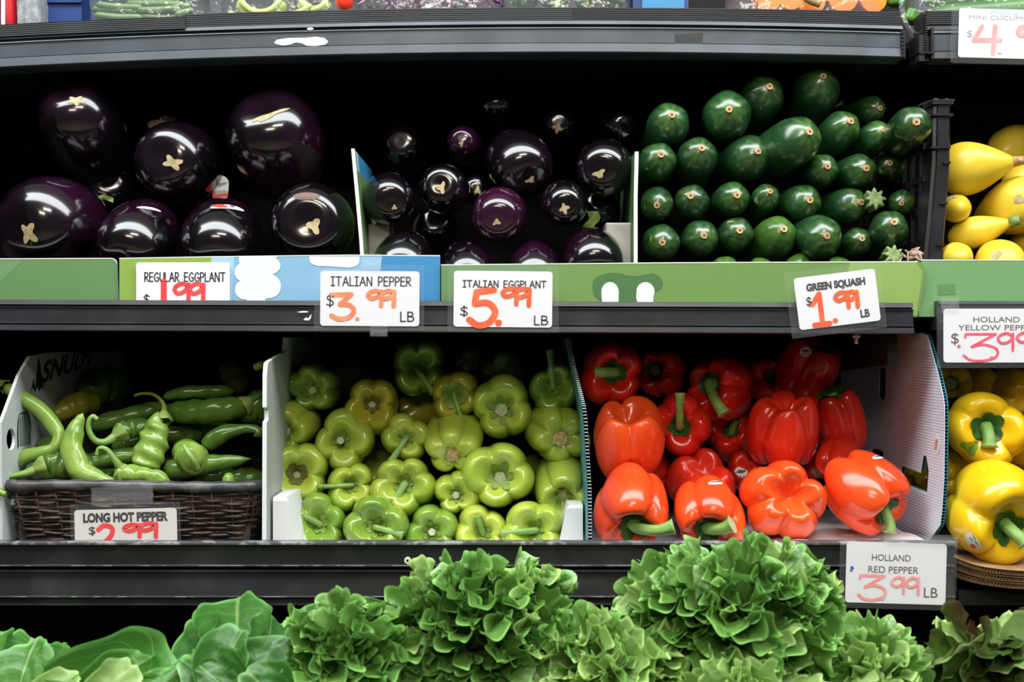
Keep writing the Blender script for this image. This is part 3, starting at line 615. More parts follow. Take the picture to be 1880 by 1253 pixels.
for y in gy:
    for x in gx: V.append((x,y,zb+.020+.003*math.sin(x*90+y*30)*math.sin(x*37+1)+.002*math.sin(y*60+x*20)+max(0,(x-.47))*.10))
ts=tis.add(V,gridq(12,30)).build('paper_liner',M['tissue'])
for o in (wr2,wl2,bt,ts): shelf_part(o,rb)
cst=MB(); 
stk=prism2d('round_sticker',[(math.cos(a)*.0105,math.sin(a)*.0125) for a in np.linspace(0,6.28,20)],[],.0003,M['sticker_white'],lambda u,v,w_: onX(1722,816,XR)+Vector((-.0007+w_,u+.002,v)),None); shelf_part(stk,rb)
for k in range(7):
    bb=MB().box((-.0003,-.005+.0007*k,.006-.002*k),(0,.003+.0009*k,.0067-.002*k)); o=bb.build('sticker_print',M['sticker_print'] if k%2 else M['sticker_red'],stk); o.location=onX(1722,816,XR)+Vector((-.0010,.002,-.001))

# white carton of light green peppers
wc=empty('produce_carton',P(780,995,0)); tag(wc,'white carton with a stepped side holding the light green peppers','carton')
XW=-.2985
pr=[(lambda v:(v.y,v.z))(onX(*q,XW)) for q in ((485.2,1003),(485.5,912),(486,776),(489.5,770),(489,751),(485.8,748),(486.2,690),(488,668),(491,664),(505,655),(521,646),(523,620))]
front_w=pr[:]; prof=pr+[(.40,pr[-1][1]),(.40,pr[0][1])]
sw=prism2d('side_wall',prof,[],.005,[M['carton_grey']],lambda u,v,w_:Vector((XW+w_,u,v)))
ed=MB(); V=[]
for q in pr: V+=[(XW-.0026,q[0]-.0003,q[1]),(XW+.0026,q[0]-.0003,q[1])]
ed.add(V,gridq(len(pr),2),sm=False); edo=ed.build('cut_edge',M['foam'])
bs_=MB().box((XW,-.02,zb),(P(1076,0,-.02).x-.003,.40,zb+.004)).build('carton_base',M['foam'])
for o in (sw,edo,bs_): shelf_part(o,wc)
ft=empty('foam_tray',P(780,1000,-.01)); tag(ft,'white foam tray lying in the carton under the light green peppers','tray')
def foamblock(x0,x1,y0,y1,Ya,Yb,slope):
    a=P(x0,y1,Ya); c=P(x1,y0,Ya); bb=MB(); z0=zb+.0045; z1=c.z; e_=.004
    sl=slope
    V=[(a.x,Ya,z0),(c.x,Ya,z0),(c.x-(sl if sl>0 else 0),Ya,z1-e_),(a.x-(sl if sl<0 else 0),Ya,z1-e_),
       (a.x,Ya+e_,z0),(c.x,Ya+e_,z0),(c.x-(sl if sl>0 else 0)-e_*(sl>0),Ya+e_,z1),(a.x-(sl if sl<0 else 0)+e_*(sl<0),Ya+e_,z1),
       (a.x,Yb,z0),(c.x,Yb,z0),(c.x-(sl if sl>0 else 0),Yb,z1),(a.x-(sl if sl<0 else 0),Yb,z1)]
    bb.add(V,[(0,1,2,3),(0,4,5,1),(1,5,6,2),(2,6,7,3),(3,7,4,0),(4,8,9,5),(5,9,10,6),(6,10,11,7),(7,11,8,4),(8,11,10,9)],sm=False); return bb
fb=[foamblock(501,548,914,995,.0,.11,.012).build('side_wall',M['foam']),foamblock(1022,1070,928,995,.035,.12,-.012).build('side_wall',M['foam']),
    MB().box((P(506,0,.0).x,.06,zb+.0045),(P(1068,0,.035).x,.30,zb+.010)).build('tray_base',M['foam'])]
for o in fb: shelf_part(o,ft)

# white printed box behind the chilli basket
hb=empty('produce_box',P(200,995,.1)); tag(hb,'white printed box with upside down dark lettering behind the chilli basket','box')
XH=-.6185
cc=lambda q:(lambda v:(v.y,v.z))(onX(*q,XH))
pr=[cc(q) for q in ((2,1000),(0.5,850),(0,776),(8,755),(20,723),(32,690),(50,659),(53,655),(80,649))]
top=[(.15,pr[-1][1]+.001),(.44,pr[-1][1]+.001),(.44,pr[0][1])]
hl=[cc((17+8*math.cos(a),807+20*math.sin(a))) for a in np.linspace(0,2*math.pi,20,endpoint=False)]
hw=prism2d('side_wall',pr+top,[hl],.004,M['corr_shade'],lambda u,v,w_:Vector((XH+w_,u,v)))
XP=XH+.0023
lt=text_mesh('printed_lettering','SNUDV',(0,0,1,1),0,M['carton_print'],hw,bold=.03,mp=lambda a,b:Vector((XP,.118+(a-.08*(1-b))*.20,1.2435+a*.022+b*.030)))
tr=[(.070,1.235),(.078,1.252),(.084,1.240),(.092,1.272),(.098,1.278),(.103,1.262),(.112,1.236),(.104,1.240),(.097,1.234),(.090,1.241),(.083,1.234),(.077,1.240)]
prism2d('printed_tree',tr,[],.0002,M['carton_print'],lambda u,v,w_:Vector((XP+w_,u,v)),hw)
bb=MB()
for k in range(7):
    y0=.030+k*.0058; bb.tube(cat([(XP,y0,1.168),(XP,y0-.001,1.19),(XP,y0+.001,1.208-.0006*(k-3)**2)],4),.0007,4)
bb.tube(cat([(XP,.028,1.166),(XP,.027,1.19),(XP,.032,1.207),(XP,.048,1.2095),(XP,.062,1.206),(XP,.068,1.19),(XP,.066,1.168)],6),.0008,4)
bb.build('printed_lines',M['carton_print'],hw)
for o in (hw,): shelf_part(o,hb)

# ------------------------------------------------------------------ dark wicker basket
wk=empty('wicker_basket',P(250,1000,.05)); tag(wk,'dark woven wicker basket with a wrapped rim full of long hot peppers','basket'); cp=[]
zt=zpx(894,-.015); zo=zb+.001
tl,tr_=P(9,894,-.015),P(478,894,-.015); bl,brr=P(34,1003,.0),P(445,1003,.0)
dep=.30
def ring(t,n=1):   # rectangle of the wall at height fraction t (0 bottom .. 1 top)
    x0=bl.x+(tl.x-bl.x)*t; x1=brr.x+(tr_.x-brr.x)*t; y0=.012-.027*t; y1=.012+dep*.9+.03*t; return x0,x1,y0,y1
def loop(t,per=.006):
    x0,x1,y0,y1=ring(t); r=.012; out=[]
    def ln(a,b):
        k=max(2,int(np.linalg.norm(np.subtract(b,a))/per)); return [tuple(np.add(a,np.subtract(b,a)*i/k)) for i in range(k)]
    return ln((x0+r,y0),(x1-r,y0))+ln((x1-r,y0),(x1,y0+r))+ln((x1,y0+r),(x1,y1-r))+ln((x1,y1-r),(x1-r,y1))+ln((x1-r,y1),(x0+r,y1))+ln((x0+r,y1),(x0,y1-r))+ln((x0,y1-r),(x0,y0+r))+ln((x0,y0+r),(x0+r,y0))
b=MB(); r=np.random.RandomState(8); nrow=20
for k in range(nrow):
    t=(k+.5)/nrow; L=np.array(loop(t)); T=np.roll(L,-1,0)-L; T/=np.linalg.norm(T,axis=1)[:,None]; Nn=np.stack([T[:,1],-T[:,0]],1)
    s_=np.cumsum(np.linalg.norm(np.diff(L,axis=0,prepend=L[:1]),axis=1)); z=zo+(zt-zo)*t
    off=.0026*np.sin(s_/.0225*math.pi+(k%2)*math.pi); wob=.0011*np.sin(s_*37+k*2.1)+.0009*np.sin(s_*83+k)
    pts=np.c_[L+Nn*off[:,None],z+wob]; pts=np.vstack([pts,pts[:1]])
    b.tube(pts,.0018+.0004*np.sin(np.r_[s_,0]*60+k),6,cap=False)
cp.append(b.build('woven_wall',M['wicker']))
x0,x1,y0,y1=ring(0)
b=MB()
L0=loop(0.0,.0225); L1=loop(1.0,.0225); m_=min(len(L0),len(L1))
for i in range(0,min(m_,40)):
    a=L0[i]; c=L1[i]; b.tube([(a[0],a[1],zo),(c[0],c[1],zt)],.0016,6)
cp.append(b.build('upright_stakes',M['wicker']))
L=np.array(loop(1.0,.004)); L=np.vstack([L,L[:2]]); s_=np.arange(len(L))*.004
rim=MB().tube(np.c_[L,zt+.0006+.0012*np.sin(s_*21)],.0068+.0006*np.sin(s_*180),12,cap=False); cp.append(rim.build('wrapped_rim',M['wicker_rim']))
x0,x1,y0,y1=ring(.5); cp.append(MB().box((x0+.004,y0+.006,zo),(x1-.004,y1-.006,zpx(925,-.0))).build('basket_base',M['wicker']))
for o in cp: shelf_part(o,wk)

# ------------------------------------------------------------------ brown cardboard tray under the yellow peppers
ky=empty('cardboard_tray',P(1850,1050,-.03)); tag(ky,'brown corrugated cardboard tray with layered curved edge under yellow peppers','tray'); cp=[]
for k in range(3):
    path=cat([P(1735,1016+k*13,-.01),P(1765,1029+k*13,-.04),P(1800,1040+k*12,-.055),P(1850,1047+k*12,-.065),P(1900,1049+k*12,-.068),P(1990,1046+k*12,-.06)],8)
    V=[];h=.0065
    for p in path: V+=[(p[0],p[1],p[2]),(p[0],.25,p[2])]
    b=MB().add(V,gridq(len(path),2),sm=False).add(np.array(V)-(0,0,.0007),gridq(len(path),2),sm=False); 
    V2=np.array(V)-(0,0,h-.001); b.add(V2,gridq(len(path),2),sm=False)
    fl_=cat([tuple(p) for p in path],6); zg=.0027*np.sin(np.arange(len(fl_))*1.15)
    Vf=[]
    for p,z in zip(fl_,zg): Vf+=[(p[0],p[1]+.0005,p[2]-h/2+z),(p[0],p[1]+.02,p[2]-h/2+z),(p[0],p[1]+.0005,p[2]-h/2+z-.0008),(p[0],p[1]+.02,p[2]-h/2+z-.0008)]
    b.add(Vf,np.concatenate([gridq(len(fl_),4)]),sm=False,mi=0)
    b.add([(p[0],p[1]+.012,p[2]) for p in path]+[(p[0],p[1]+.012,p[2]-h) for p in path],[(i,i+1,len(path)+i+1,len(path)+i) for i in range(len(path)-1)],mi=1,sm=False)
    cp.append(b.build('corrugated_layer',[M['kraft'],M['kraft_dark']]))
for o in cp: shelf_part(o,ky)

# ------------------------------------------------------------------ price cards
G={'A':(.72,[(0,[(0,0),(.36,1),(.72,0)]),(0,[(.13,.36),(.6,.36)])]),
 'B':(.56,[(0,[(0,0),(0,1)]),(1,[(0,1),(.34,.98),(.47,.78),(.34,.57),(0,.53)]),(1,[(0,.53),(.4,.49),(.56,.27),(.38,.04),(0,0)])]),
 'E':(.52,[(0,[(.5,1),(0,1),(0,0),(.52,0)]),(0,[(0,.52),(.44,.52)])]),
 'G':(.68,[(1,[(.62,.85),(.4,1),(.12,.8),(0,.45),(.14,.1),(.42,0),(.64,.14),(.67,.4)]),(0,[(.67,.42),(.38,.42)])]),
 'I':(.42,[(0,[(0,1),(.42,1)]),(0,[(.21,1),(.21,0)]),(0,[(0,0),(.42,0)])]),
 'L':(.45,[(0,[(0,1),(0,0),(.45,0)])]),
 'N':(.62,[(0,[(0,0),(0,1),(.6,0),(.62,1)])]),
 'P':(.52,[(0,[(0,0),(0,1)]),(1,[(0,1),(.35,.98),(.52,.74),(.36,.5),(0,.45)])]),
 'R':(.56,[(0,[(0,0),(0,1)]),(1,[(0,1),(.35,.98),(.5,.76),(.36,.53),(0,.47)]),(0,[(.15,.47),(.56,0)])]),
 'T':(.68,[(0,[(0,1),(.68,1)]),(0,[(.34,1),(.34,0)])]),
 'U':(.6,[(1,[(0,1),(.0,.4),(.1,.07),(.3,0),(.5,.07),(.6,.4),(.6,1)])]),
 '$':(.5,[(1,[(.5,.82),(.3,.95),(.06,.82),(.1,.6),(.4,.44),(.5,.22),(.3,.06),(0,.16)]),(0,[(.26,1.08),(.26,-.08)])])}
DG={'1':[(0,[(.3,1),(.3,0)])],
 '1f':[(0,[(.02,.68),(.30,.98)]),(0,[(.33,1),(.33,.03)]),(0,[(.0,.0),(.62,.0)])],
 '9':[(1,[(.62,.86),(.40,1),(.12,.88),(.02,.66),(.16,.48),(.42,.56),(.62,.78)]),(0,[(.66,.95),(.64,0)])],
 '9r':[(1,[(.60,.84),(.38,1),(.10,.86),(.02,.62),(.18,.42),(.44,.48),(.60,.74)]),(0,[(.62,.98),(.62,.0)])],
 '3':[(0,[(.02,.95),(.56,.97),(.24,.58)]),(1,[(.24,.58),(.52,.54),(.64,.32),(.50,.06),(.22,-.01),(0,.12)])],
 '3s':[(0,[(.04,.86),(.05,.98),(.80,.98),(.20,.52)]),(1,[(.20,.52),(.50,.60),(.82,.44),(.80,.14),(.46,0),(.16,.04),(0,.2)])],
 '5':[(0,[(.62,1),(.18,.93),(.14,.60)]),(1,[(.14,.60),(.48,.62),(.66,.38),(.52,.08),(.24,-.02),(0,.14)])],
 '2':[(1,[(0,.80),(.2,.98),(.5,.88),(.50,.58),(.30,.3),(.02,.02)]),(0,[(.02,.02),(.6,.02)])],
 '4':[(0,[(.22,1),(.0,.47),(.75,.50)]),(0,[(.60,1.02),(.56,0)])],
 '.':[(0,[(0,0),(.12,.02)])],'-':[(0,[(0,0),(.5,.02)])]}
class Card:
    def __init__(s,label,cx,cy,Y,ang=0,group=None):
        s.s=sc(Y); s.cx=cx; s.cy=cy; s.r=empty('price_card',P(cx,cy,Y),(0,math.radians(ang),0)); tag(s.r,label,'price card',group)
    def q(s,u,v): return ((u-s.cx)*s.s,-(v-s.cy)*s.s)          # pixel (unrotated card frame) -> local x,z
    def rr(s,x0,y0,x1,y1,r):
        o=[]
        for cx,cy,a in ((x1-r,y0+r,-90),(x1-r,y1-r,0),(x0+r,y1-r,90),(x0+r,y0+r,180)): o+=arc(cx,cy,r,r,a,a+90,5)
        return [s.q(*p) for p in o]
    def card(s,x0,y0,x1,y1,r=6,m='card'):
        s.c=prism2d('paper_card',s.rr(x0,y0,x1,y1,r),[],.0003,M[m],lambda u,v,w_:Vector((u,w_,v)),s.r); return s
    def sleeve(s,x0,y0,x1,y1,r=2):
        for y in (-.0010,.0006): prism2d('clear_sleeve',s.rr(x0,y0,x1,y1,r),[],.0002,M['sleeve'],lambda u,v,w_:Vector((u,w_+y,v)),s.r)
        return s
    def comic(s,txt,x0,y0,x1,y1,wd=2.4,m='ink',name='product_lettering'):
        adv=[(G[c][0] if c!=' ' else .45) for c in txt]; tot=sum(adv)+.22*(len(txt)-1); k=(x1-x0)/tot; b=MB(); x=0
        for c,a in zip(txt,adv):
            if c!=' ':
                for sm,pts in G[c][1]:
                    pp=[(x0+(x+px*1)*k, y1-pz*(y1-y0)) for px,pz in pts]; pp=np.array([s.q(*t) for t in pp])
                    pp=cat(pp,5) if sm else pp
                    if sm: b.ribbon(pp,wd*s.s,-.0004)
                    else:
                        for i in range(len(pp)-1): b.ribbon([pp[i],pp[i+1]],wd*s.s,-.0004)
            x+=a+.22
        b.build(name,M[m],s.r); return s
    def pen(s,items,m,name='price_figures'):
        b=MB(); lift=-.0004
        for g,x0,y0,x1,y1,wd in items:
            for sm,pts in DG[g]:
                pp=np.array([s.q(x0+px/.64*(x1-x0),y1-pz*(y1-y0)) for px,pz in pts])
                if sm: b.ribbon(cat(pp,6),wd*s.s,lift)
                else:
                    for i in range(len(pp)-1): b.ribbon([pp[i],pp[i+1]],wd*s.s,lift); lift-=.00005
                lift-=.00005
        b.build(name,M[m],s.r); return s
    def font(s,txt,x0,y0,x1,y1,m='ink',bold=0,name='product_lettering'):
        a=s.q(x0,y1); c=s.q(x1,y0); text_mesh(name,txt,(a[0],a[1],c[0],c[1]),-.0004,M[m],s.r,bold); return s
    def tape(s,x0,y0,x1,y1,dy=-.0014):
        a=s.q(x0,y1); c=s.q(x1,y0); b=MB(); n=6; V=[]
        for i in range(n):
            t=i/(n-1); V+=[(a[0],dy-.0006*math.sin(t*7),a[1]+(c[1]-a[1])*t),(c[0],dy-.0006*math.sin(t*5+1),a[1]+(c[1]-a[1])*t)]
        b.add(V,gridq(n,2)).build('clear_tape',M['tape'],s.r); return s

Card('white price card for regular eggplant at 1.99, tucked behind the middle shelf rim',336,530,.0125,0).card(250,482,422,572,5).comic('REGULAR EGGPLANT',266,501,413,517,2.3).pen([('1',290,517,313,572,11),('9',320,521,346,556,8),('9',348,521,373,556,8)],'red_marker').comic('$',264,542,274,558,2.2,name='currency_mark')
Card('white price card for Italian pepper at 3.99, over the blue strip',679,548,-.0075,.4).card(588,498,770,599,6).sleeve(577,486,779,607).comic('ITALIAN PEPPER',608,509,754,525,2.3).pen([('3',609,540,650,586,9),('.',656,584,662,586,7),('9',675,534,700,561,8),('9',700,534,723,561,8)],'orange_light').comic('$',600,542,612,563,2.4,name='currency_mark').comic('LB',736,573,760,590,2.6,name='unit_lettering').tape(680,598,712,618).tape(664,466,700,498)
Card('white price card for Italian eggplant at 5.99 in a clear sleeve',923,549,-.0075,.6).card(833,498,1014,601,6).sleeve(822,487,1026,610).comic('ITALIAN EGGPLANT',850,516,1002,528,2.2).pen([('5',862,533,908,597,12),('.',915,592,921,593,12),('9',922,530,948,558,8.5),('9',946,530,971,560,8.5)],'orange_marker').comic('$',846,564,858,581,2.4,name='currency_mark').comic('LB',982,580,1006,596,2.6,name='unit_lettering')
Card('tilted white price card for green squash at 1.99 in a clear sleeve',1537,550,-.0085,-7).card(1462,502,1612,598,6).sleeve(1446,490,1622,612).font('GREEN SQUASH',1483,515,1592,532,bold=.055).pen([('1f',1490,536,1519,592,9.5),('.',1528,588,1533,588,9),('9',1533,538,1556,566,8),('9',1552,539,1573,567,8)],'orange_marker').font('$',1480,539,1490,558,bold=.012,name='currency_mark').font('LB',1576,574,1593,589,bold=.035,name='unit_lettering')
Card('white price card for Holland yellow pepper at 3.99, taped to the next bay',1830,615,-.0125,0).card(1732,567,1925,666,6).sleeve(1720,556,1937,676).font('HOLLAND',1787,582,1872,592,'ink_brown').font('YELLOW PEPPER',1759,597,1905,607,'ink_brown').pen([('3s',1769,613,1816,663,4.5),('.',1820,657,1822,658,7),('.',1760,635,1762,636,6),('9r',1831,612,1860,643,4.6),('9r',1866,610,1897,641,4.6)],'pink_marker').font('$',1746,612,1760,634,'ink_brown',name='currency_mark').font('LB',1893,643,1912,660,'ink_brown',name='unit_lettering').tape(1727,547,1760,575)
Card('white price card for Holland red pepper at 3.99, on the lowest rail behind lettuce',1645,1052,-.052,1.6).card(1553,997,1737,1109,6).sleeve(1541,984,1756,1119).font('HOLLAND',1600,1019,1671,1031,'ink_brown').font('RED PEPPER',1594,1041,1686,1053,'ink_brown').pen([('3s',1577,1058,1614,1103,5.5),('.',1621,1099,1623,1100,7),('9r',1637,1060,1660,1089,5),('9r',1664,1060,1687,1090,5)],'pink_light').font('LB',1697,1078,1722,1096,'ink_brown',name='unit_lettering').pen([('.',1564,1045,1570,1046,5),('.',1563,1040,1566,1044,4),('.',1562,1053,1566,1050,4)],'blue_pen','pen_mark').tape(1620,980,1756,1000)
Card('white price card for long hot pepper at 2.99, hung on the wicker basket',231,968,-.0305,-1.4).card(137,935,325,1010,6,'card_warm').sleeve(130,924,332,1012).font('LONG HOT PEPPER',153,941,309,959,bold=.055).pen([('2',181,964,212,1004,9),('9',227,964,256,986,8),('9',256,962,286,987,8)],'red_marker').font('$',163,966,175,983,bold=.012,name='currency_mark').tape(168,895,281,928,dy=.002)
Card('white price card for mini cucumbers on the next upper shelf bay',1840,62,.076,1.5).card(1760,17,1920,107,5).sleeve(1746,10,1934,118,4).font('MINI CUCUMBER',1778,29,1905,37,'ink_grey').font('Mama',1818,20,1868,28,'blue_pale',name='pen_mark').pen([('4',1788,50,1829,98,9),('-',1833,97,1841,98,3),('9',1868,48,1893,78,9)],'pink_light').font('$',1775,57,1785,72,'ink_grey',name='currency_mark')

# ------------------------------------------------------------------ produce: shape builders
def bell(R,H,n,seed,pit=.45,bpit=.3,taper=.08,groove=.22,nu=72,nv=48,bend=0,squash=1,shoulder=.62):
    r_=np.random.RandomState(seed); th=np.linspace(0,2*math.pi,nu,endpoint=False)[None,:]; ph=np.linspace(.004,math.pi-.004,nv)[:,None]
    rho=np.sin(ph)**shoulder; zz=np.sign(np.cos(ph))*np.abs(np.cos(ph))**.85
    a=n*th/2+.22*np.sin(th+r_.uniform(0,6))+.10*np.sin(2*th+r_.uniform(0,6)); m=np.abs(np.cos(a))**.55
    amp=1+.09*np.sin(th+r_.uniform(0,6))+.06*np.sin(2*th+r_.uniform(0,6))
    g=groove*(.40+.60*np.abs(np.cos(ph))**.8)
    r=R*rho*amp*(1-g*(1-m))*(1+taper*zz)
    sg=np.sign(np.cos(ph)); q=rho
    lob=1+.35*np.sin(th*1.0+r_.uniform(0,6))
    z=H/2*zz+sg*R*.28*(m-.55)*lob*np.exp(-((q-.72)/.26)**2)
    z=z-np.where(sg>0,pit,-bpit)*R*np.exp(-(q/.44)**2)
    x=r*np.cos(th); y=r*np.sin(th)*squash; z=z+0*th
    x=x+bend*(np.clip(-zz,0,1))**2*H
    V=np.stack([x,y,z],-1).reshape(-1,3)
    V=V*(1+.022*field(V,seed+5,40,4)[:,None])
    uv=np.stack([np.broadcast_to(th/6.2832,(nv,nu)),np.broadcast_to(ph/math.pi,(nv,nu))],-1).reshape(-1,2)
    return V,wrapq(nv,nu),uv
def capring(V,nu_): n=len(V); return [list(range(nu_))[::-1],list(range(n-nu_,n))]
def calyx_mesh(R,pit,H,Rc,seed,lobes=6,point=.35,lift=.0012,bvh=None):
    r_=np.random.RandomState(seed); n=60; m=6; th=np.linspace(0,2*math.pi,n,endpoint=False); V=[]
    ed=1-point+point*np.abs(np.cos(lobes*th/2+r_.uniform(0,3)))**.7+.10*np.sin(3*th+r_.uniform(0,6)); z0=H/2-R*pit
    for i in range(m+1):
        f=i/m; r=Rc*f*ed; q=r/R
        z=z0+R*pit*(1-np.exp(-(q/.50)**2))*.95+lift+.0016*np.sin(lobes*th+i)*f+.0025*f**3*np.sin(2*th+r_.uniform(0,6))
        if bvh is not None:     # lie on the flesh
            for k,t in enumerate(th):
                h=bvh.ray_cast(Vector((r[k]*math.cos(t),r[k]*math.sin(t),H)),Vector((0,0,-1)))[0]
                if h is not None: z[k]=h.z+lift+.0022*f**2*(1+math.sin(lobes*t+3))*.5+.0012*(1-f)
        V+=list(np.stack([r*np.cos(th),r*np.sin(th),z],1))
    return MB().add(V,wrapq(m+1,n))
def viewax(c,ox,oz,k):      # direction whose end shows (ox, oz) off centre when seen from the photographer's place
    v=(Vector((0,-D,CZ))-c).normalized(); r=Vector((0,0,1)).cross(v).normalized(); u=v.cross(r); return v*math.sqrt(max(0,1-k*k))+r*ox+u*oz
def pepper(name,label,cat_,group,px,py,rpx,Y,H,mat,n=4,stem=None,smat='stem_green',cmat='calyx',axis=None,seed=0,pit=.45,bpit=.3,taper=.08,groove=.22,crel=.42,point=.35,roll=None,bend=0,front=False,squash=1,stub=None,thick=.0045,shoulder=.62,rx=1):
    """px,py,rpx: centre and radius in the photo at depth Y. stem=(bx,by,ex,ey): where the stem starts and ends; stub=(x,y): short cut stem; axis: direction of the stem end."""
    R=rpx*sc(Y); c=P(px,py,Y)
    if axis is None:
        bx,by=(stem[:2] if stem else stub[:2]); L=max(H/2-R*pit,.018) if not front else R*2.0
        ox=(bx-px)*sc(Y)/L; oz=-(by-py)*sc(Y)/L; k=math.hypot(ox,oz)
        if k>.82: ox*=.82/k; oz*=.82/k; k=.82
        axis=viewax(c,ox,oz,k)
    ax=Vector(axis).normalized(); loc=c-ax*(H/2-R*.7) if front else c
    V,Q,uv=bell(R,H,n,seed,pit,bpit,taper,groove,bend=bend,squash=squash,shoulder=shoulder)
    o=MB().add(V,Q,uv=uv,ngons=capring(V,nu_=72)).build(name,M[mat]); Mx=place(o,loc,ax,(seed*1.7)%6.28 if roll is None else roll); tag(o,label,cat_,group)
    Mi=Mx.inverted(); z0=H/2-R*pit
    if crel: calyx_mesh(R,pit,H,R*crel,seed+2,point=point,bvh=BVHTree.FromPolygons([tuple(v) for v in V],[tuple(q) for q in Q])).build('calyx',M[cmat],o)
    if stem:
        yb=(Mx@Vector((0,0,z0))).y; e=Mi@P(stem[2],stem[3],yb-(stem[4] if len(stem)>4 else .014)); p0=Vector((0,0,z0-.003)); k=(e-p0).length
        pts=cat([p0,p0+Vector((0,0,k*.30)),(p0+Vector((0,0,k*.42)))*.45+e*.55+Vector((0,0,k*.06)),e],6)
        t=np.linspace(0,1,len(pts)); rad=thick*(1+.75*np.exp(-t/.12)-.12*np.sin(t*3.1)+.30*np.exp(-(1-t)/.08))
        MB().tube(pts,rad,15,flute=.07,capmi=1).build('stem',[M[smat],M['stem_cut']],o)
    elif stub:
        l=stub[2] if len(stub)>2 else .010
        pts=cat([(0,0,z0-.003),(.0004,0,z0+l*.5),(.001,.0006,z0+l)],5); t=np.linspace(0,1,len(pts))
        MB().tube(pts,thick*(1.35-.25*t),14,flute=.08,capmi=1).build('stem',[M[smat],M['stem_cut']],o)
    return o
def cutscar(o,R,H,pit,rad):     # a stem cut off flush: tan disc with a rim
    z0=H/2-R*pit; MB().tube([(0,0,z0-.002),(0,0,z0+.0035),(0,0,z0+.0052)],[rad*1.12,rad*1.08,rad*.98],18,mi=0,capmi=0).build('cut_stem',[M['cut_stem']],o)
    MB().tube([(0,0,z0+.0052),(0,0,z0+.0056)],[rad*.62,rad*.55],14).build('stem_core',[M['scar']],[c for c in o.children if c.name.startswith('cut_stem')][0])

# ------------------------------------------------------------------ long-bodied light green peppers
GP='light green peppers in the white carton'
def ital(px,py,r,label,stem=None,stub=None,scar=None,axis=None,mat='italian',n=4,seed=0,H=.125,cm='calyx',pit=.72,groove=.29,crel=.32,dY=0,taper=.14,thick=.0042,sq=1,point=.5):
    Y=.050+max(0,(985-py))/1500*.36+dY+(.075 if axis and axis[1]>0 else 0); r=r*1.15
    if scar and axis is None:
        ox,oz=(scar[0]-px)/(r*1.5),-(scar[1]-py)/(r*1.5); k=min(.6,math.hypot(ox,oz)); axis=viewax(P(px,py,Y),ox,oz,k)
    o=pepper('light_green_pepper',label,'pepper',GP,px,py,r,Y,H,mat,n,stem,axis=axis,seed=seed,pit=pit,bpit=.1,taper=taper,groove=groove,crel=crel,point=point,front=True,stub=stub,cmat=cm,thick=thick,squash=sq,shoulder=.52)
    if scar: cutscar(o,r*sc(Y),H,pit,scar[2]*sc(Y))
    return o
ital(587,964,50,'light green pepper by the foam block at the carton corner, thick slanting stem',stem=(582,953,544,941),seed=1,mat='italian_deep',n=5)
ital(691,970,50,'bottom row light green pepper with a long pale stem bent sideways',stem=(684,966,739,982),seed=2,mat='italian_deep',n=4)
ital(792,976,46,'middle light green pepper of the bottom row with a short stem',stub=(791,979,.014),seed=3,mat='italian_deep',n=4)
ital(887,980,45,'light green pepper on the bottom row with a thin stem pointing up',stem=(886,978,876,948),seed=4,n=4)
ital(982,975,50,'light green pepper ending the bottom row, its long pale stem lying level',stem=(981,972,920,980),seed=5,n=4)
ital(545,871,50,'hollow-topped yellowish pepper with a brown withered stem, against the carton side',stub=(540,866,.006),seed=6,mat='italian',cm='calyx_brown',pit=.95,n=4,crel=.36,point=.3)
ital(644,891,41,'small light green pepper whose thin stem sticks out level across the hollow one',stem=(645,893,583,894),seed=7,n=4,thick=.003)
ital(743,891,51,'light green pepper with a thick stem hanging down, in the middle of the pile',stem=(734,884,715,938),seed=8,n=5,thick=.0055)
ital(839,909,38,'small light green pepper with a stubby pale stem, above the bottom row',stub=(832,916,.010),seed=9,n=4)
ital(918,876,55,'big light green pepper with a thick cut stem above the bottom row',stub=(914,878,.010),seed=10,n=4,thick=.0068,crel=.40)
ital(1033,906,48,'light green pepper with a tan cut scar just above the foam block',scar=(1038,906,11),axis=(.0,-.93,-.32),seed=11,n=4,H=.135)
ital(527,793,43,'light green pepper with a white cut stem, highest against the carton side',stub=(517,799,.008),seed=12,n=4,axis=(-.08,-.98,-.10),H=.12,thick=.006)
ital(628,808,50,'light green pepper with a stubby upright stem, third row beside the white cut one',stub=(621,810,.022),seed=13,n=4)
ital(745,806,40,'light green pepper with a ribbed stem hanging down, third row up',stem=(746,802,718,848),seed=14,n=4,pit=.55)
ital(832,825,46,'light green pepper with a low tan cut scar in mid pile',scar=(831,832,11),axis=(-.02,-.93,-.32),seed=15,n=5,H=.135,pit=.20)
ital(1023,801,50,'light green pepper with a round tan cut scar in the centre of five lobes',scar=(1023,801,12.5),axis=(.15,-.98,-.08),seed=16,n=5,pit=.25)
ital(684,743,47,'olive green pepper with a brownish stem scar, in the shaded upper row',stub=(678,738,.005),seed=17,mat='italian_yellow',n=4,cm='calyx_brown',crel=.30,point=.3)
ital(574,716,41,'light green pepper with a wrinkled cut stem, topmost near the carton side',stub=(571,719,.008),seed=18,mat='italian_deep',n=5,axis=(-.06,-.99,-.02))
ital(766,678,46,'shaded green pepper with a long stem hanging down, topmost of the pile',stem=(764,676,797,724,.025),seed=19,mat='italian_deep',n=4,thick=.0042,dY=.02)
ital(834,724,41,'olive green pepper with a broad pale stem base and thin tail',stem=(831,733,849,776),seed=20,mat='italian_yellow',n=4,thick=.0030,crel=.5,point=.15)
ital(921,752,51,'light green pepper with curled sepals round a thick cut stem, upper row',stub=(915,752,.012),seed=21,n=4,thick=.0075,crel=.46,point=.7)
ital(1016,710,43,'light green pepper with a long stem standing straight up',stem=(1013,706,1009,642,.012),seed=22,mat='italian_deep',n=4,thick=.0042)
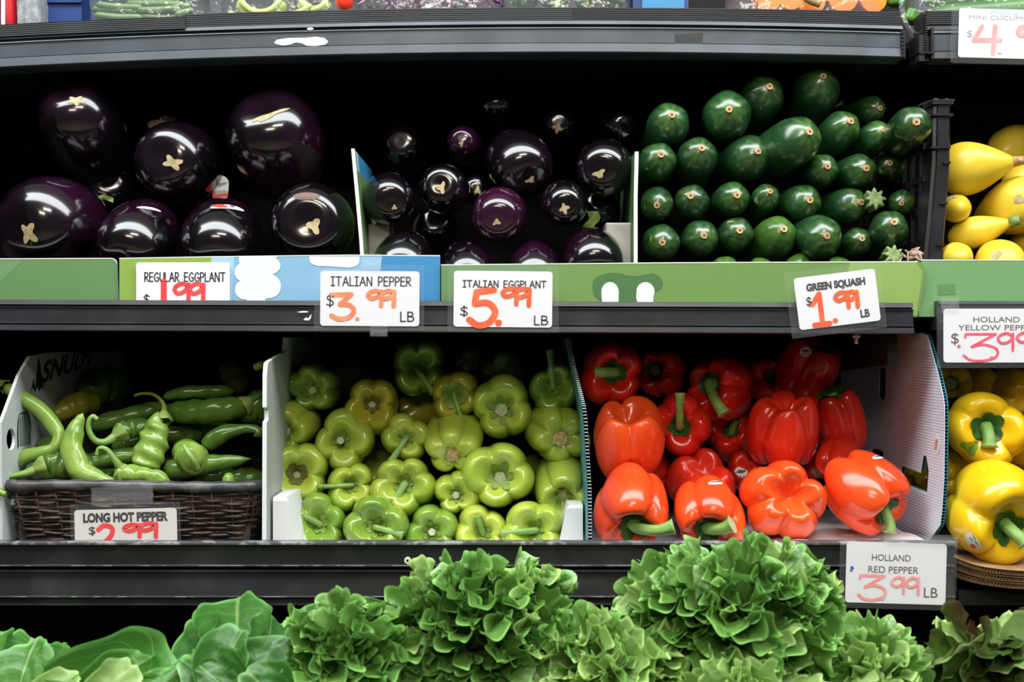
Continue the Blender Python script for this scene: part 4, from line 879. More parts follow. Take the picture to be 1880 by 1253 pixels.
ital(782,744,30,'olive green pepper lying sideways, half hidden under the broad stemmed one',axis=(.8,.3,.4),seed=23,mat='italian_yellow',n=3,H=.075,crel=0,dY=.03)
ital(702,836,33,'light green pepper wedged behind the pepper with the ribbed hanging stem',axis=(.3,.8,.5),seed=24,mat='italian',n=3,H=.085,crel=0,dY=.045)
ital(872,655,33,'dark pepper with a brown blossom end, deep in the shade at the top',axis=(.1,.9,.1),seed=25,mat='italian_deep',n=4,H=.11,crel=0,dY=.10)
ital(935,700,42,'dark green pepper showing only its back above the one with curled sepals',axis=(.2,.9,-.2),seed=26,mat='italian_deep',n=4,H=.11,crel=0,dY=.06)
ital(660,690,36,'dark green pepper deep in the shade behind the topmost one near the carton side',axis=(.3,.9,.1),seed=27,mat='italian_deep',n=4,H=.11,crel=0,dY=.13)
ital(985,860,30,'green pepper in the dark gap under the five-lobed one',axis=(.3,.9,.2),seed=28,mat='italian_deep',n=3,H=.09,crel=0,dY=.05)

# ------------------------------------------------------------------ red bell peppers
RP='red bell peppers in the corrugated box'
def red(px,py,r,label,Y,stem=None,axis=None,mat='red',n=4,seed=0,H=None,groove=.29,crel=.37,pit=.5,bpit=.35,roll=None,taper=.06,thick=.0062,smat='stem_green',sq=1,stub=None,shoulder=.62):
    H=H or r*sc(Y)*1.9
    return pepper('red_bell_pepper',label,'pepper',RP,px,py,r,Y,H,mat,n,stem,axis=axis,seed=seed,pit=pit,bpit=bpit,taper=taper,groove=groove,crel=crel,roll=roll,cmat='calyx_dark',smat=smat,point=.22,thick=thick,squash=sq,stub=stub,shoulder=shoulder)
R12=red(1163,930,71,'orange-lit red pepper in the front corner by the teal edge, long green stem pointing sideways',.045,stem=(1160,966,1237,967,.03),seed=31,mat='red_lit',roll=.3,thick=.0078,axis=(-.03,-.80,-.60),smat='stem_green',crel=.44)
R13=red(1297,941,66,'orange-lit red pepper in the front row with a thick pale cut stem',.045,stem=(1290,970,1345,964,.03),seed=32,mat='red_lit',roll=1.2,thick=.0085,axis=(-.05,-.84,-.54),crel=.44)
R14=red(1443,917,76,'orange-lit red pepper in the front row showing five lobes of its blossom end',.050,axis=(.02,.93,-.30),seed=33,mat='red_lit',n=5,groove=.36,bpit=.6,H=.088,crel=0,roll=.5)
R15=red(1588,905,72,'orange-lit red pepper leaning on the corrugated wall, its green stem pointing down',.060,stem=(1612,930,1634,978,.02),seed=34,mat='red_lit',axis=(.55,-.62,-.52),thick=.0068,crel=.38,H=.095)
R5=red(1152,804,72,'large orange-lit red pepper on top of the corner one, blossom lobes upward',.085,axis=(.04,.55,-.84),seed=35,mat='red_lit',n=4,groove=.30,bpit=.55,H=.094,crel=0,roll=2.2)
R6=red(1248,781,57,'red pepper standing with a long stem straight up over its face',.125,stem=(1240,781,1248,721,.03),seed=36,axis=(-.14,-.98,.05),thick=.0055,H=.10)
R7=red(1443,792,68,'upright red pepper with a deep middle groove and a small oval sticker',.10,axis=(.02,.40,-.92),seed=37,mat='red',n=4,groove=.38,bpit=.5,H=.098,crel=0,roll=.0,taper=.02)
R8=red(1541,772,50,'dark red pepper standing upright with a flat green calyx, against the corrugated wall',.17,axis=(-.30,-.25,.92),seed=38,H=.092,stub=(0,0,.006),crel=.62,thick=.006,pit=.3)
R10=red(1292,893,63,'red pepper in the second row, two lobes rising behind the thick stemmed one',.125,axis=(.05,.75,-.65),seed=39,mat='red',n=4,groove=.30,H=.085,crel=0)
R11=red(1363,866,34,'small red pepper with a round barcode sticker in the gap of the second row',.15,axis=(.1,.9,-.3),seed=40,n=3,H=.06,crel=0)
red(1122,683,60,'shaded red pepper in the upper corner, its green stem pointing to the teal edge',.14,stem=(1130,680,1092,684,.012),seed=41,axis=(.05,-.98,.0),smat='stem_green',thick=.0085)
red(1215,686,44,'dark red pepper in the top row beside the shaded corner one',.21,stub=(1205,682,.008),seed=42)
R3=red(1324,712,60,'red pepper in the top row with a curved stem hanging down',.155,stem=(1311,708,1330,762,.042),seed=43,thick=.0072)
red(1405,698,40,'dark red pepper half hidden between two top row peppers',.24,axis=(.2,-.9,.2),seed=44)
R4=red(1484,680,56,'dark red pepper in the top row carrying a sticker and looped stem',.21,axis=(.35,-.35,.86),stem=(1500,640,1526,650,.005),seed=45,thick=.0045,H=.09)
red(1346,803,44,'shaded red pepper with an upward stem, in the dark middle of the pile',.19,stem=(1343,793,1352,770,.01),seed=46,thick=.0055)
red(1537,846,38,'dark red pepper showing between the leaning one and the upright grooved one',.15,axis=(.5,.7,.3),seed=47,n=3,H=.07,crel=0)
red(1196,870,40,'red pepper in the gap below the large one with lobes upward',.15,axis=(.2,.9,.2),seed=48,n=3,H=.07,crel=0)
red(1500,858,20,'short brown cut stem end of a red pepper in the dark gap',.16,stub=(1500,866,.006),seed=49,n=3,H=.045)
# stickers on them
def oval_sticker(o,px,py,rx,ry,m2='sticker_blue',ang=0,bars=True):
    s=decal(o,px,py,rx,ry,'fruit_sticker',M['sticker_white'],ang=ang,off=.0005)
    decal(o,px,py-ry*.2/sc(.1),rx*.72,ry*.30,'sticker_band',M[m2],ang=ang,off=.0008,n=14,m=2).parent=s
    if bars:
        for k in (-.4,0,.4): decal(o,px+k*rx/sc(.1),py+ry*.45/sc(.1),rx*.09,ry*.26,'sticker_print',M['sticker_print'],ang=ang,off=.0008,n=8,m=1).parent=s
    return s
oval_sticker(R7,1498,826,.0046,.0095,'sticker_blue',-.25); oval_sticker(R11,1360,870,.0095,.0095,'sticker_print'); oval_sticker(R13,1314,887,.011,.004,'sticker_blue',0,False); oval_sticker(R15,1612,840,.010,.004,'sticker_blue',0,False); oval_sticker(R4,1479,646,.008,.007,'sticker_print')

# ------------------------------------------------------------------ yellow bell peppers
YPg='yellow bell peppers in the next bay'
def yel(px,py,r,label,Y,stem=None,axis=None,seed=0,n=4,stub=None,H=None,crel=.42,**k):
    return pepper('yellow_bell_pepper',label,'pepper',YPg,px,py,r,Y,H or r*sc(Y)*1.75,'yellow',n,stem,axis=axis,seed=seed,crel=crel,cmat='calyx_dark',point=.25,thick=k.get('thick',.0075),stub=stub,groove=k.get('groove',.2),pit=.42,smat=k.get('smat','stem_green'))
a=yel(1801,787,73,'yellow pepper facing out with a short bent stem and a green spot',.03,stem=(1793,782,1817,822,.022),seed=61,axis=(-.12,-.97,.06),thick=.0085)
decal(a,1783,823,.0095,.0100,'green_spot',M['italian_deep'],star=lambda t:1+.15*math.sin(3*t),off=.0003)
a=yel(1823,945,88,'large yellow pepper in front with an oval sticker and a long curved stem',.0,stem=(1830,965,1884,998,.03),seed=62,axis=(.10,-.94,-.26),thick=.0085,crel=.36)
s=decal(a,1785,996,.0090,.0125,'fruit_sticker',M['board_edge'],ang=.35,off=.0005); decal(a,1787,1003,.0036,.0036,'sticker_tomato',M['sticker_red'],off=.0008,n=16,m=2).parent=s
for k,(dx,dy,l) in enumerate(((4,-9,.0045),(-1,-6,.0036),(8,1,.0040))): decal(a,1785+dx,996+dy,.0007,l,'sticker_print',M['sticker_print'],ang=.5,off=.0008,n=8,m=1).parent=s
yel(1897,818,52,'yellow pepper at the edge of view beside the one with a green spot',.06,axis=(.4,-.8,.3),seed=63)
yel(1750,868,42,'shaded yellow pepper between the front two and the box wall',.12,axis=(-.2,.9,.2),seed=64,crel=0); yel(1868,865,45,'shaded yellow pepper in the gap between the front two',.13,axis=(.2,.9,.2),seed=65,crel=0)
yel(1812,690,45,'dark yellow pepper high up under the price card',.16,axis=(.2,-.6,.6),seed=66); yel(1868,720,50,'shaded yellow pepper behind the top of the pile',.15,axis=(0,.9,.3),seed=67,crel=0)
yel(1745,700,34,'shaded yellow pepper with a dark green stem beside the teal edge',.14,stub=(1746,705,.01),seed=68); yel(1905,905,60,'yellow pepper at the edge of view behind the large front one',.10,axis=(.3,.9,.1),seed=69,crel=0)
yel(1700,880,40,'yellow pepper seen through the hand hole of the corrugated wall',.22,axis=(.9,.2,.2),seed=70,crel=0)

# ------------------------------------------------------------------ eggplants
def eggmesh(R,H,seed,nu=56,nv=40,fat=.14,dent=.10,pw=.82):
    th=np.linspace(0,2*math.pi,nu,endpoint=False)[None,:]; ph=np.linspace(.004,math.pi-.004,nv)[:,None]; c=np.cos(ph)
    rho=np.sin(ph)**pw; r=R*rho*(1+fat*c)/(1+fat*.35)
    z=H/2*c-np.where(c>0,dent*R*np.exp(-(rho/.42)**2),0)
    V=np.stack([r*np.cos(th),r*np.sin(th),z+0*th],-1).reshape(-1,3); V=V*(1+.030*field(V,seed,22,4)[:,None])
    uv=np.stack([np.broadcast_to(th/6.2832,(nv,nu)),np.broadcast_to(ph/math.pi,(nv,nu))],-1).reshape(-1,2)
    return V,wrapq(nv,nu),uv
def star(n,seed,dp=.45):
    r_=random.Random(seed); a=[r_.uniform(.75,1.15) for _ in range(n)]; f=r_.uniform(0,6)
    return lambda t: (1-dp)+dp*(abs(math.cos(n*(t+f)/2))**2.2)*a[int((t+f)/(2*math.pi/n))%n]*1.3
def egg(name,label,group,cx,cy,rx,Y,H,tip=None,axis=None,scar=None,mat='eggplant',seed=0,dent=.10,fat=.14):
    R=rx*1.05*sc(Y)
    if axis is None:
        ox=(tip[0]-cx)*sc(Y)/(H/2); oz=-(tip[1]-cy)*sc(Y)/(H/2); k=math.hypot(ox,oz)
        if k>.8: ox*=.8/k; oz*=.8/k; k=.8
        axis=(ox,-math.sqrt(1-k*k),oz)
    V,Q,uv=eggmesh(R,H,seed,fat=fat,dent=dent); o=MB().add(V,Q,uv=uv,ngons=capring(V,56)).build(name,M[mat]); place(o,P(cx,cy,Y),axis,seed*1.3); tag(o,label,'eggplant',group)
    bpy.context.view_layer.update()
    if scar: decal(o,scar[0],scar[1],scar[2]*sc(Y),scar[3]*sc(Y),'blossom_scar',M['scar'],star=star(scar[4] if len(scar)>4 else 4,seed+3),off=.0006,n=40,ang=scar[5] if len(scar)>5 else 0)
    return o
EG='big eggplants on the left of the middle shelf'; IG='small round eggplants in the printed carton'
def leaf_tip(o,pxs,m): pass
E1=egg('eggplant','big glossy eggplant high at the open pile end, star scar on top',EG,160,247,73,.17,.155,tip=(140,192),scar=(140,185,16,10,5),seed=71,axis=(-.16,-.70,.70))
E2=egg('eggplant','big glossy eggplant in the upper middle, a tan scar in a dimple facing out',EG,338,303,74,.15,.150,scar=(317,299,20,12,4,-.3),seed=72,axis=(-.22,-.93,.03),dent=.16)
E3=egg('eggplant','widest glossy eggplant of the upper row with a long slanting scar along its top',EG,512,272,86,.16,.160,scar=(492,213,36,7,3,.5),seed=73,axis=(-.14,-.74,.66))
E4=egg('eggplant','big purple-sheened eggplant ending the front row, with a cross scar',EG,104,412,88,.10,.150,scar=(52,428,17,20,4),mat='eggplant',seed=74,axis=(-.46,-.87,-.14))
E5=egg('eggplant','big eggplant in the front row without a visible scar, beside the purple sheened one',EG,257,437,69,.09,.140,seed=75,axis=(-.1,-.85,-.5))
E6=egg('eggplant','big eggplant in the front row with a red and white sticker on top',EG,408,441,73,.09,.140,seed=76,axis=(.1,-.85,-.5),fat=.08)
E7=egg('eggplant','big eggplant in the front row with a round dimple and small tan scar',EG,577,414,76,.09,.140,scar=(577,415,13,15,3,.4),seed=77,axis=(.0,-.995,-.02),dent=.20)
E8=egg('eggplant','dark eggplant in deep shade with a dull brown patch on top',EG,300,262,42,.30,.13,seed=78,axis=(.3,-.5,.8))
E9=egg('eggplant','dark eggplant in the shade carrying an oval white and red label',EG,395,360,42,.20,.12,seed=79,axis=(.2,-.6,-.5))
E10=egg('eggplant','dark eggplant in the shade behind the purple sheened one',EG,205,362,50,.23,.13,seed=80,axis=(.2,-.8,.2))
decal(E8,290,229,.017,.007,'dull_patch',M['scar'],off=.0004)
decal(E7,562,360,.017,.0055,'dull_patch',skin('dull_patch',(.16,.08,.06),(.10,.05,.05),90,.5,var=0),off=.0004)
# stickers
s=decal(E6,418,380,.0215,.0052,'fruit_sticker',M['sticker_white'],ang=-.08,off=.0006); decal(E6,404,379,.0100,.0042,'sticker_band',M['sticker_red'],ang=-.05,off=.0009,n=16,m=2).parent=s
decal(E6,426,380,.0035,.0022,'sticker_print',M['sticker_print'],off=.0012,n=8,m=1).parent=s
s=decal(E5,274,383,.0160,.0030,'fruit_sticker',M['sticker_white'],ang=-.15,off=.0006)
s=decal(E7,652,412,.006,.016,'fruit_sticker',M['sticker_red'],ang=.1,off=.0006); decal(E7,651,402,.0022,.0045,'sticker_print',M['sticker_white'],off=.0009,n=8,m=1).parent=s
# label standing on edge, stuck to the shaded eggplant
def stadium(w,h,n=10): return [(w*math.cos(a),h-w+w*math.sin(a)) for a in np.linspace(0,math.pi,n)]+[(w*math.cos(a),-h+w+w*math.sin(a)) for a in np.linspace(math.pi,2*math.pi,n)]
lp=P(405,347,.15); Lm=lambda dy:(lambda u,v,w_: lp+Vector((u*.95+v*.06,w_+dy+u*.25,v)))
ls=prism2d('fruit_sticker',stadium(.0105,.0178),[],.0003,M['sticker_white'],Lm(0))
def lch(nm,ol,m,dy): o=prism2d(nm,ol,[],.0001,M[m],Lm(dy)); o.parent=ls
lch('sticker_band',[(-.0104,-.003),(.0104,-.003),(.0104,-.0078)]+[(.0105*math.cos(a),-.0073+.0105*math.sin(a)) for a in np.linspace(0,-math.pi,12)][1:],'sticker_red',-.0003)
lch('sticker_barcode',[(-.006,-.0075),(.009,-.0055),(.009,-.0005),(-.006,-.0025)],'sticker_white',-.0005)
for k in range(7): lch('sticker_print',[(-.005+k*.0019,-.0070+k*.00025),(-.0041+k*.0019,-.0069+k*.00025),(-.0041+k*.0019,-.0028+k*.00025),(-.005+k*.0019,-.0029+k*.00025)],'sticker_print',-.0007)
for k,(x0,z0,x1,z1) in enumerate(((-.0075,.0040,.0085,.0085),(-.003,.0022,.006,.0045))): 
    t=text_mesh('sticker_lettering',('Scilano','Farms')[k],(0,0,1,1),0,M['sticker_print'],ls,bold=.02,mp=lambda a,b:tuple(Lm(-.0004)(x0+a*(x1-x0),z0+a*.0035+b*.0030,0)))
w_=ls; tag(ls,'white and red oval produce label standing between the big eggplants','label')
# calyx scrap in the gap
b=MB(); V=[]
for i in range(5):
    for j in range(4): V.append(tuple(P(172+i*9,357+j*3+abs(i-2)*3,.155+.004*math.sin(i*2+j))))
tag(b.add(V,gridq(5,4)).build('leaf_scrap',M['calyx']),'dry green calyx scrap in the dark gap between two big eggplants','leaf scrap')

egg('round_eggplant','small round eggplant touching the green carton side, a tiny low scar',IG,713,363,48,.10,.105,scar=(724,381,5,5,3),seed=91,axis=(.16,-.96,-.22))
egg('round_eggplant','small eggplant with a dented tan scar, second from the green carton side',IG,818,350,46,.12,.105,scar=(811,345,8,11,3),seed=92,axis=(-.1,-.98,.05),mat='eggplant',dent=.2)
egg('round_eggplant','largest of the carton eggplants, above the purple one, scar low on its face',IG,950,297,60,.12,.115,scar=(974,331,10,6,3,.5),seed=93,axis=(.30,-.80,-.50))
egg('round_eggplant','purple small eggplant in the middle of the carton with a ringed scar',IG,917,394,51,.085,.105,scar=(912,408,8,6,3,.4),seed=94,axis=(-.06,-.96,-.24),mat='eggplant_purple')
egg('round_eggplant','small eggplant with a squarish tan scar, beside the purple one',IG,1035,373,43,.10,.105,scar=(1036,383,9,10,4),seed=95,axis=(.0,-.97,-.18))
egg('round_eggplant','small eggplant with a torn scar touching the white-edged carton side',IG,1112,308,52,.11,.105,scar=(1100,319,13,8,3,.3),seed=96,axis=(-.2,-.95,-.2),mat='eggplant')
egg('round_eggplant','low eggplant in front of the grey block at the green carton side',IG,742,480,55,.075,.10,seed=97,axis=(-.1,-.8,-.55))
egg('round_eggplant','low eggplant second from the green carton side, mostly behind the strip',IG,856,494,50,.07,.10,seed=98,axis=(.1,-.8,-.5))
egg('round_eggplant','low eggplant under the purple one, mostly behind the strip',IG,980,495,51,.07,.10,seed=99,axis=(.0,-.8,-.5))
egg('round_eggplant','low eggplant with a wrinkled dull face beside the pale block',IG,1088,472,53,.07,.10,seed=100,axis=(.05,-.85,-.45))
egg('round_eggplant','reddish eggplant in shade above the dented one',IG,855,270,32,.20,.10,scar=(847,264,4,5,3),seed=101,axis=(-.1,-.95,.1),mat='eggplant_purple')
egg('round_eggplant','shaded eggplant with a bright tan scar at the back of the carton',IG,1023,236,34,.24,.10,scar=(1024,235,8,9,4),seed=102,axis=(.0,-.99,.02))
egg('round_eggplant','barely lit eggplant at the back, above the largest one',IG,915,212,36,.26,.10,scar=(893,196,4,4,3),seed=103,axis=(-.1,-.8,.5))
egg('round_eggplant','barely lit eggplant at the back by the white-edged carton side',IG,1126,230,38,.24,.10,scar=(1147,247,6,4,3),seed=104,axis=(.3,-.9,-.2))
egg('round_eggplant','dark eggplant in the shade behind the one touching the green carton side',IG,745,275,44,.25,.10,seed=105,axis=(-.1,-.9,.1))
egg('round_eggplant','dark eggplant in the gap behind the purple one',IG,875,352,30,.18,.09,scar=(877,350,6,8,3),seed=106,axis=(.0,-.99,.02))
egg('round_eggplant','dark eggplant in the gap between the squarish scarred and the torn scarred ones',IG,1098,395,40,.17,.10,seed=107,axis=(.0,-.9,.3))
egg('round_eggplant','dark eggplant in the gap above the low second one',IG,800,430,42,.15,.10,seed=108,axis=(.0,-.9,.3))
V=[]
for i in range(6):
    for j in range(4): V.append(tuple(P(1078+j*7+i*2*math.sin(i),388+i*6,.105+.005*math.sin(i+j*2))))
tag(MB().add(V,gridq(6,4)).build('leaf_scrap',M['calyx']),'pale green calyx scrap above the low wrinkled eggplant','leaf scrap')

# ------------------------------------------------------------------ zucchini
ZG='dark green zucchini in the black crate'
def zucmesh(R,H,seed,nu=40,pale=0):
    r_=np.random.RandomState(seed); cap=R*1.25; d=np.r_[cap*(1-np.cos(np.linspace(.05,math.pi/2,16))),np.linspace(cap,H-R,14)[1:],H-R+R*np.sin(np.linspace(0,math.pi/2-.05,10))[1:]]
    r=np.where(d<cap,np.sqrt(np.clip(1-((cap-d)/cap)**2,0,1))**1.0,1.0); r=np.where(d>H-R,np.sqrt(np.clip(1-((d-(H-R))/R)**2,0,1)),r)
    t=d/H; r=r*R*(1+.05*np.sin(t*3.1)-.06*t)
    th=np.linspace(0,2*math.pi,nu,endpoint=False)[None,:]; k=np.exp(-d/(cap*.9))[:,None]
    rr=r[:,None]*(1+(.012+.03*k)*np.cos(5*th+r_.uniform(0,6))+.012*np.cos(2*th+1))
    bd=r_.uniform(-.012,.012)
    V=np.stack([rr*np.cos(th)+(bd*(t**2))[:,None],rr*np.sin(th)+0*th,-d[:,None]+0*th],-1).reshape(-1,3)
    uv=np.stack([np.broadcast_to(th/6.2832,rr.shape),np.broadcast_to(t[:,None],rr.shape)],-1).reshape(-1,2)
    return V,wrapq(len(d),nu),uv
def zuc(cx,cy,r,sx,sy,label,seed,mat='zucchini',dY=0,H=.19,peg=True):
    Y=.060+max(0,480-cy)/1500*.32+dY; R=r*sc(Y); L=r*1.25
    ox,oz=(sx-cx)/L,-(sy-cy)/L; k=math.hypot(ox,oz)
    if k>.55: ox*=.55/k; oz*=.55/k; k=.55
    ax=viewax(P(cx,cy,Y),ox,oz,k); tip=P(cx,cy,Y)+ax*R*1.05
    V,Q,uv=zucmesh(R,H,seed); o=MB().add(V,Q,uv=uv,ngons=capring(V,40)).build('zucchini',M[mat]); place(o,tip,ax,seed*2.1); tag(o,label,'zucchini',ZG)
    if peg:
        pr=min(.0046,R*.20); pts=[(0,0,-.004),(0,0,.0008),(0,0,.0030)]
        pg=MB().tube(pts,[pr*1.25,pr*1.02,pr],6 if seed%2 else 7,capmi=0).build('cut_stem',M['cut_stem'],o)
        MB().tube([(0,0,.0028),(0,0,.0034)],[pr*.45,pr*.30],10).build('stem_core',M['cut_core'],pg)
    return o
rows=[('in the lowest full row',[(1214,446,34,1216,445),(1286,438,34,1293,432),(1352,430,32,1359,423),(1426,434,38,1440,420,'zucchini_pale'),(1506,436,40,1519,433),(1575,444,27,1583,438),(1633,420,34,1642,407)]),
 ('in the second row up',[(1206,376,30,1206,377),(1270,370,32,1268,359),(1345,365,32,1354,358),(1406,363,26,1414,351),(1474,372,34,1488,367),(1560,377,33,1588,370),(1655,373,24,1655,373)]),
 ('in the third row up',[(1208,296,35,1214,283),(1281,288,37,1289,271),(1375,290,42,1393,277),(1462,258,45,1491,240),(1509,313,31,1520,305),(1577,315,32,1591,309),(1634,306,27,1634,299)]),
 ('in the top row',[(1228,227,39,1234,210),(1335,211,44,1339,200),(1400,178,40,1414,158),(1500,165,42,1517,128),(1545,238,35,1565,220),(1609,250,29,1625,239),(1675,230,35,1683,224)]),]
ords=['first','second','third','fourth','fifth','sixth','seventh']; sd=120; ZO={}
ex={(3,3):'tall zucchini standing highest of all, just below the upper shelf',(3,6):'zucchini leaning on the black crate post, a yellowish patch below its stem',(0,3):'paler green zucchini with a yellow cheek in the lowest full row',(2,3):'biggest dark zucchini in the middle of the pile with a dry cut mark',(1,5):'zucchini lying askew beside the pale star shaped stem, in the second row up',(3,5):'small zucchini in the top row, tucked under the one by the crate post'}
for ri,(rw,lst) in enumerate(rows):
    for i,z in enumerate(lst):
        sd+=1; lb=ex.get((ri,i),f'dark green zucchini, {ords[i]} from the white-edged carton side {rw}')
        ZO[(ri,i)]=zuc(*z[:5],lb,sd,mat=z[5] if len(z)>5 else 'zucchini',dY=-.015 if (ri,i) in ((2,3),) else (.03 if (ri,i) in ((1,6),(2,6)) else -.09 if (ri,i)==(3,6) else 0))
zuc(1600,202,26,1616,199,'small zucchini peeping out behind the top row, near the crate post',sd+1,dY=.03)
for i,(x,y,r) in enumerate(((1331,496,26),(1396,496,24),(1468,493,28),(1538,497,26))):
    zuc(x,y,r,x,y-4,f'zucchini rim barely showing over the green strip, {ords[i]} from the carton side',sd+2+i,peg=False,mat='zucchini_pale')
bpy.context.view_layer.update()
for k,(px,py,rx,ry) in {(3,0):(1226,237,.0035,.003),(2,0):(1187,310,.003,.002),(1,3):(1388,368,.004,.005),(1,0):(1184,381,.003,.004),(3,6):(1693,254,.006,.005),(1,5):(1572,372,.004,.006),(0,6):(1637,434,.005,.004),(2,6):(1617,315,.004,.004),(0,0):(1195,440,.002,.005),(0,2):(1340,407,.006,.0025)}.items():
    decal(ZO[k],px,py,rx,ry,'pale_blemish',M['pale_spot'],star=star(3,px,.3),off=.0003,n=14,m=2)
# the pale star-shaped stem end and the frayed end at the bottom
def starstem(label,px,py,r,Y,seed):
    rr=np.random.RandomState(seed); R=r*sc(Y); th=np.linspace(0,2*math.pi,48,endpoint=False); f=star(8,seed,.35); V=[]
    for z,k in ((-.02,.75),(0,.95),(.002,1.0),(.004,.86),(.0035,.4),(.003,.02)):
        V+=[(R*k*f(t)*math.cos(t),R*k*f(t)*math.sin(t),z) for t in th]
    o=MB().add(V,wrapq(6,48)).build('squash_end',M['pale_spot']); place(o,P(px,py,Y),(.1,-.95,.2)); tag(o,label,'squash end')
starstem('pale green star shaped squash stem end among the zucchini',1606,366,20,.075,3); starstem('ragged pale green squash end just above the green strip near the crate',1640,470,19,.055,5)

# ------------------------------------------------------------------ yellow squash in the next bay
def ysq(px,py,R_,H,Y,axis,label,seed,neck=.35,end='stem',dec=None):
    R=R_*sc(Y); n=34; t=np.linspace(0.012,.99,n); r=R*np.sin(np.pi*np.clip(t,0,1)**1.25)**.55*(1-neck*(1-t)**1.5); th=np.linspace(0,2*math.pi,40,endpoint=False)[None,:]
    V=np.stack([r[:,None]*np.cos(th)*(1+.02*np.cos(5*th)),r[:,None]*np.sin(th),(H/2-H*t)[:,None]+0*th],-1).reshape(-1,3)
    uv=np.stack([np.broadcast_to(th/6.28,(n,40)),np.broadcast_to(t[:,None],(n,40))],-1).reshape(-1,2)
    o=MB().add(V,wrapq(n,40),uv=uv,ngons=capring(V,40)).build('yellow_squash',M['yellow_squash']); place(o,P(px,py,Y),axis,seed); tag(o,label,'squash','yellow squash in the next bay')
    if end: MB().tube([(0,0,H/2-.006),(0,0,H/2+.002),(.0005,0,H/2+.007)],[.0075,.0062,.0058],7,flute=.1).build('cut_stem',M['cut_stem' if end=='stem' else 'pale_spot'],o)
    if dec:
        bpy.context.view_layer.update(); decal(o,dec[0],dec[1],.0065,.0055,'blossom_scar',M['scar'],star=lambda t:1+.12*math.sin(3*t+seed)+.06*math.sin(7*t),off=.0006)
    return o
ysq(1790,307,54,.105,.10,(.93,-.32,.10),'big yellow squash lying with its cut stem pointing outward, top of the pile',1)
ysq(1751,383,29,.10,.09,(.15,.95,.1),'yellow squash showing its blossom end beside the black crate post',2,end=None,dec=(1749,362))
ysq(1856,382,56,.12,.10,(-.5,.8,-.2),'big pale yellow squash with a faint round scar, right in the pile middle',3,end=None,dec=(1871,366),neck=.2)
ysq(1800,424,33,.085,.075,(.86,-.45,.24),'small yellow squash with a greenish stem end, lying across the front',4,end='green')
ysq(1752,472,30,.09,.07,(.1,.95,.1),'low yellow squash beside the crate post, just above the green strip',5,end=None)
ysq(1831,480,48,.10,.07,(.05,.9,.3),'low yellow squash with a beige scar, just above the green strip',6,end=None,dec=(1829,468))
ysq(1868,268,46,.14,.24,(.6,.6,.3),'dim yellow squash at the back of the pile',7,end=None); ysq(1890,330,44,.12,.2,(.6,.7,.2),'shaded yellow squash under the dim back one',8,end=None); ysq(1890,450,40,.10,.12,(.3,.9,.2),'shaded yellow squash in the gap above the low scarred one',9,end=None)

# ------------------------------------------------------------------ long hot peppers
HG='long hot peppers in the wicker basket'
def hot(label,body,stem=None,mat='hot',wr=.06,seed=0,smat='stem_green',sep=True):
    pts=cat([tuple(P(x,y,Y)) for x,y,Y,r in body],8); rad=np.interp(np.linspace(0,len(body)-1,len(pts)),range(len(body)),[r*sc(Y) for x,y,Y,r in body])
    rr=np.random.RandomState(seed); a,b_,c=rr.uniform(0,6,3)
    end=np.minimum(1,np.linspace(0,1,len(pts))*9+.35)*np.minimum(1,np.linspace(1,0,len(pts))*9+.25); rad=rad*end
    c0=pts.mean(0); w_=lambda th,t: 1+wr*np.sin(2*th+a+3*t)+wr*.6*np.sin(3*th+t*17+b_)+wr*.7*np.sin(t*31+c+th)
    o=MB().tube(pts-c0,rad,20,wr=w_).build('long_hot_pepper',M[mat]); o.location=c0; tag(o,label,'hot pepper',HG)
    if stem:
        sp=cat([tuple(P(x,y,Y)) for x,y,Y,r in stem],7); sr=np.interp(np.linspace(0,len(stem)-1,len(sp)),range(len(stem)),[r*sc(Y) for x,y,Y,r in stem])
        MB().tube(sp-c0,sr,12,flute=.10,capmi=1).build('stem',[M[smat],M['stem_cut']],o)
        if sep:
            # cap of sepals where the stem meets the flesh
            e=sp[-1]-c0; d=sp[-1]-sp[-3]; d/=np.linalg.norm(d)
            k=[e+d*(-.004+.0035*i) for i in range(5)]; R=sr[-1]; MB().tube(k,[R*1.0,R*1.35,R*1.75,R*2.0,R*2.1],20,cap=False,flute=.13,nfl=6).build('calyx',M['calyx'],o)
    return o
hot('long hot pepper hooked like a cane over the corner of the white printed box',[(8,708,.06,9),(20,717,.055,12),(40,729,.05,14),(72,752,.045,15),(98,780,.04,15),(108,802,.035,12),(98,824,.03,11),(74,832,.03,12),(50,839,.035,14),(37,852,.045,13),(46,866,.06,8)],[(-14,690,.075,4),(-4,698,.07,5),(6,706,.062,6)],'hot_light',.05,1,'stem_dark')
hot('bright long hot pepper standing tip up and curving along the basket rim',[(152,760,.02,5),(146,772,.02,10),(137,794,.018,17),(133,828,.012,20),(146,862,.006,21),(178,880,.004,16),(208,888,.002,9),(234,891,.0,4)],None,'hot_wrinkled',.06,2)
hot('long hot pepper with a thick pale stem lying over the corner of the rim',[(74,858,.02,13),(88,855,.025,21),(110,856,.03,23),(140,855,.035,20),(180,848,.045,16)],[(-8,880,.0,3.5),(20,875,.005,4.5),(46,870,.012,7),(70,862,.018,11)],'hot',.10,3)
hot('glossy long hot pepper lying level behind the bright curved one',[(160,850,.045,14),(190,843,.05,16),(225,838,.055,16),(262,835,.06,14),(300,836,.065,8)],None,'hot',.05,4)
hot('wrinkled light hot pepper standing upright with a thin looped stem',[(300,768,.05,11),(290,774,.048,20),(286,796,.045,25),(278,820,.04,27),(272,846,.035,26),(266,868,.03,18)],[(246,727,.07,2.5),(262,723,.07,2.5),(284,726,.065,3),(300,742,.06,4),(301,762,.052,7)],'hot_wrinkled',.12,5,'hot_olive')
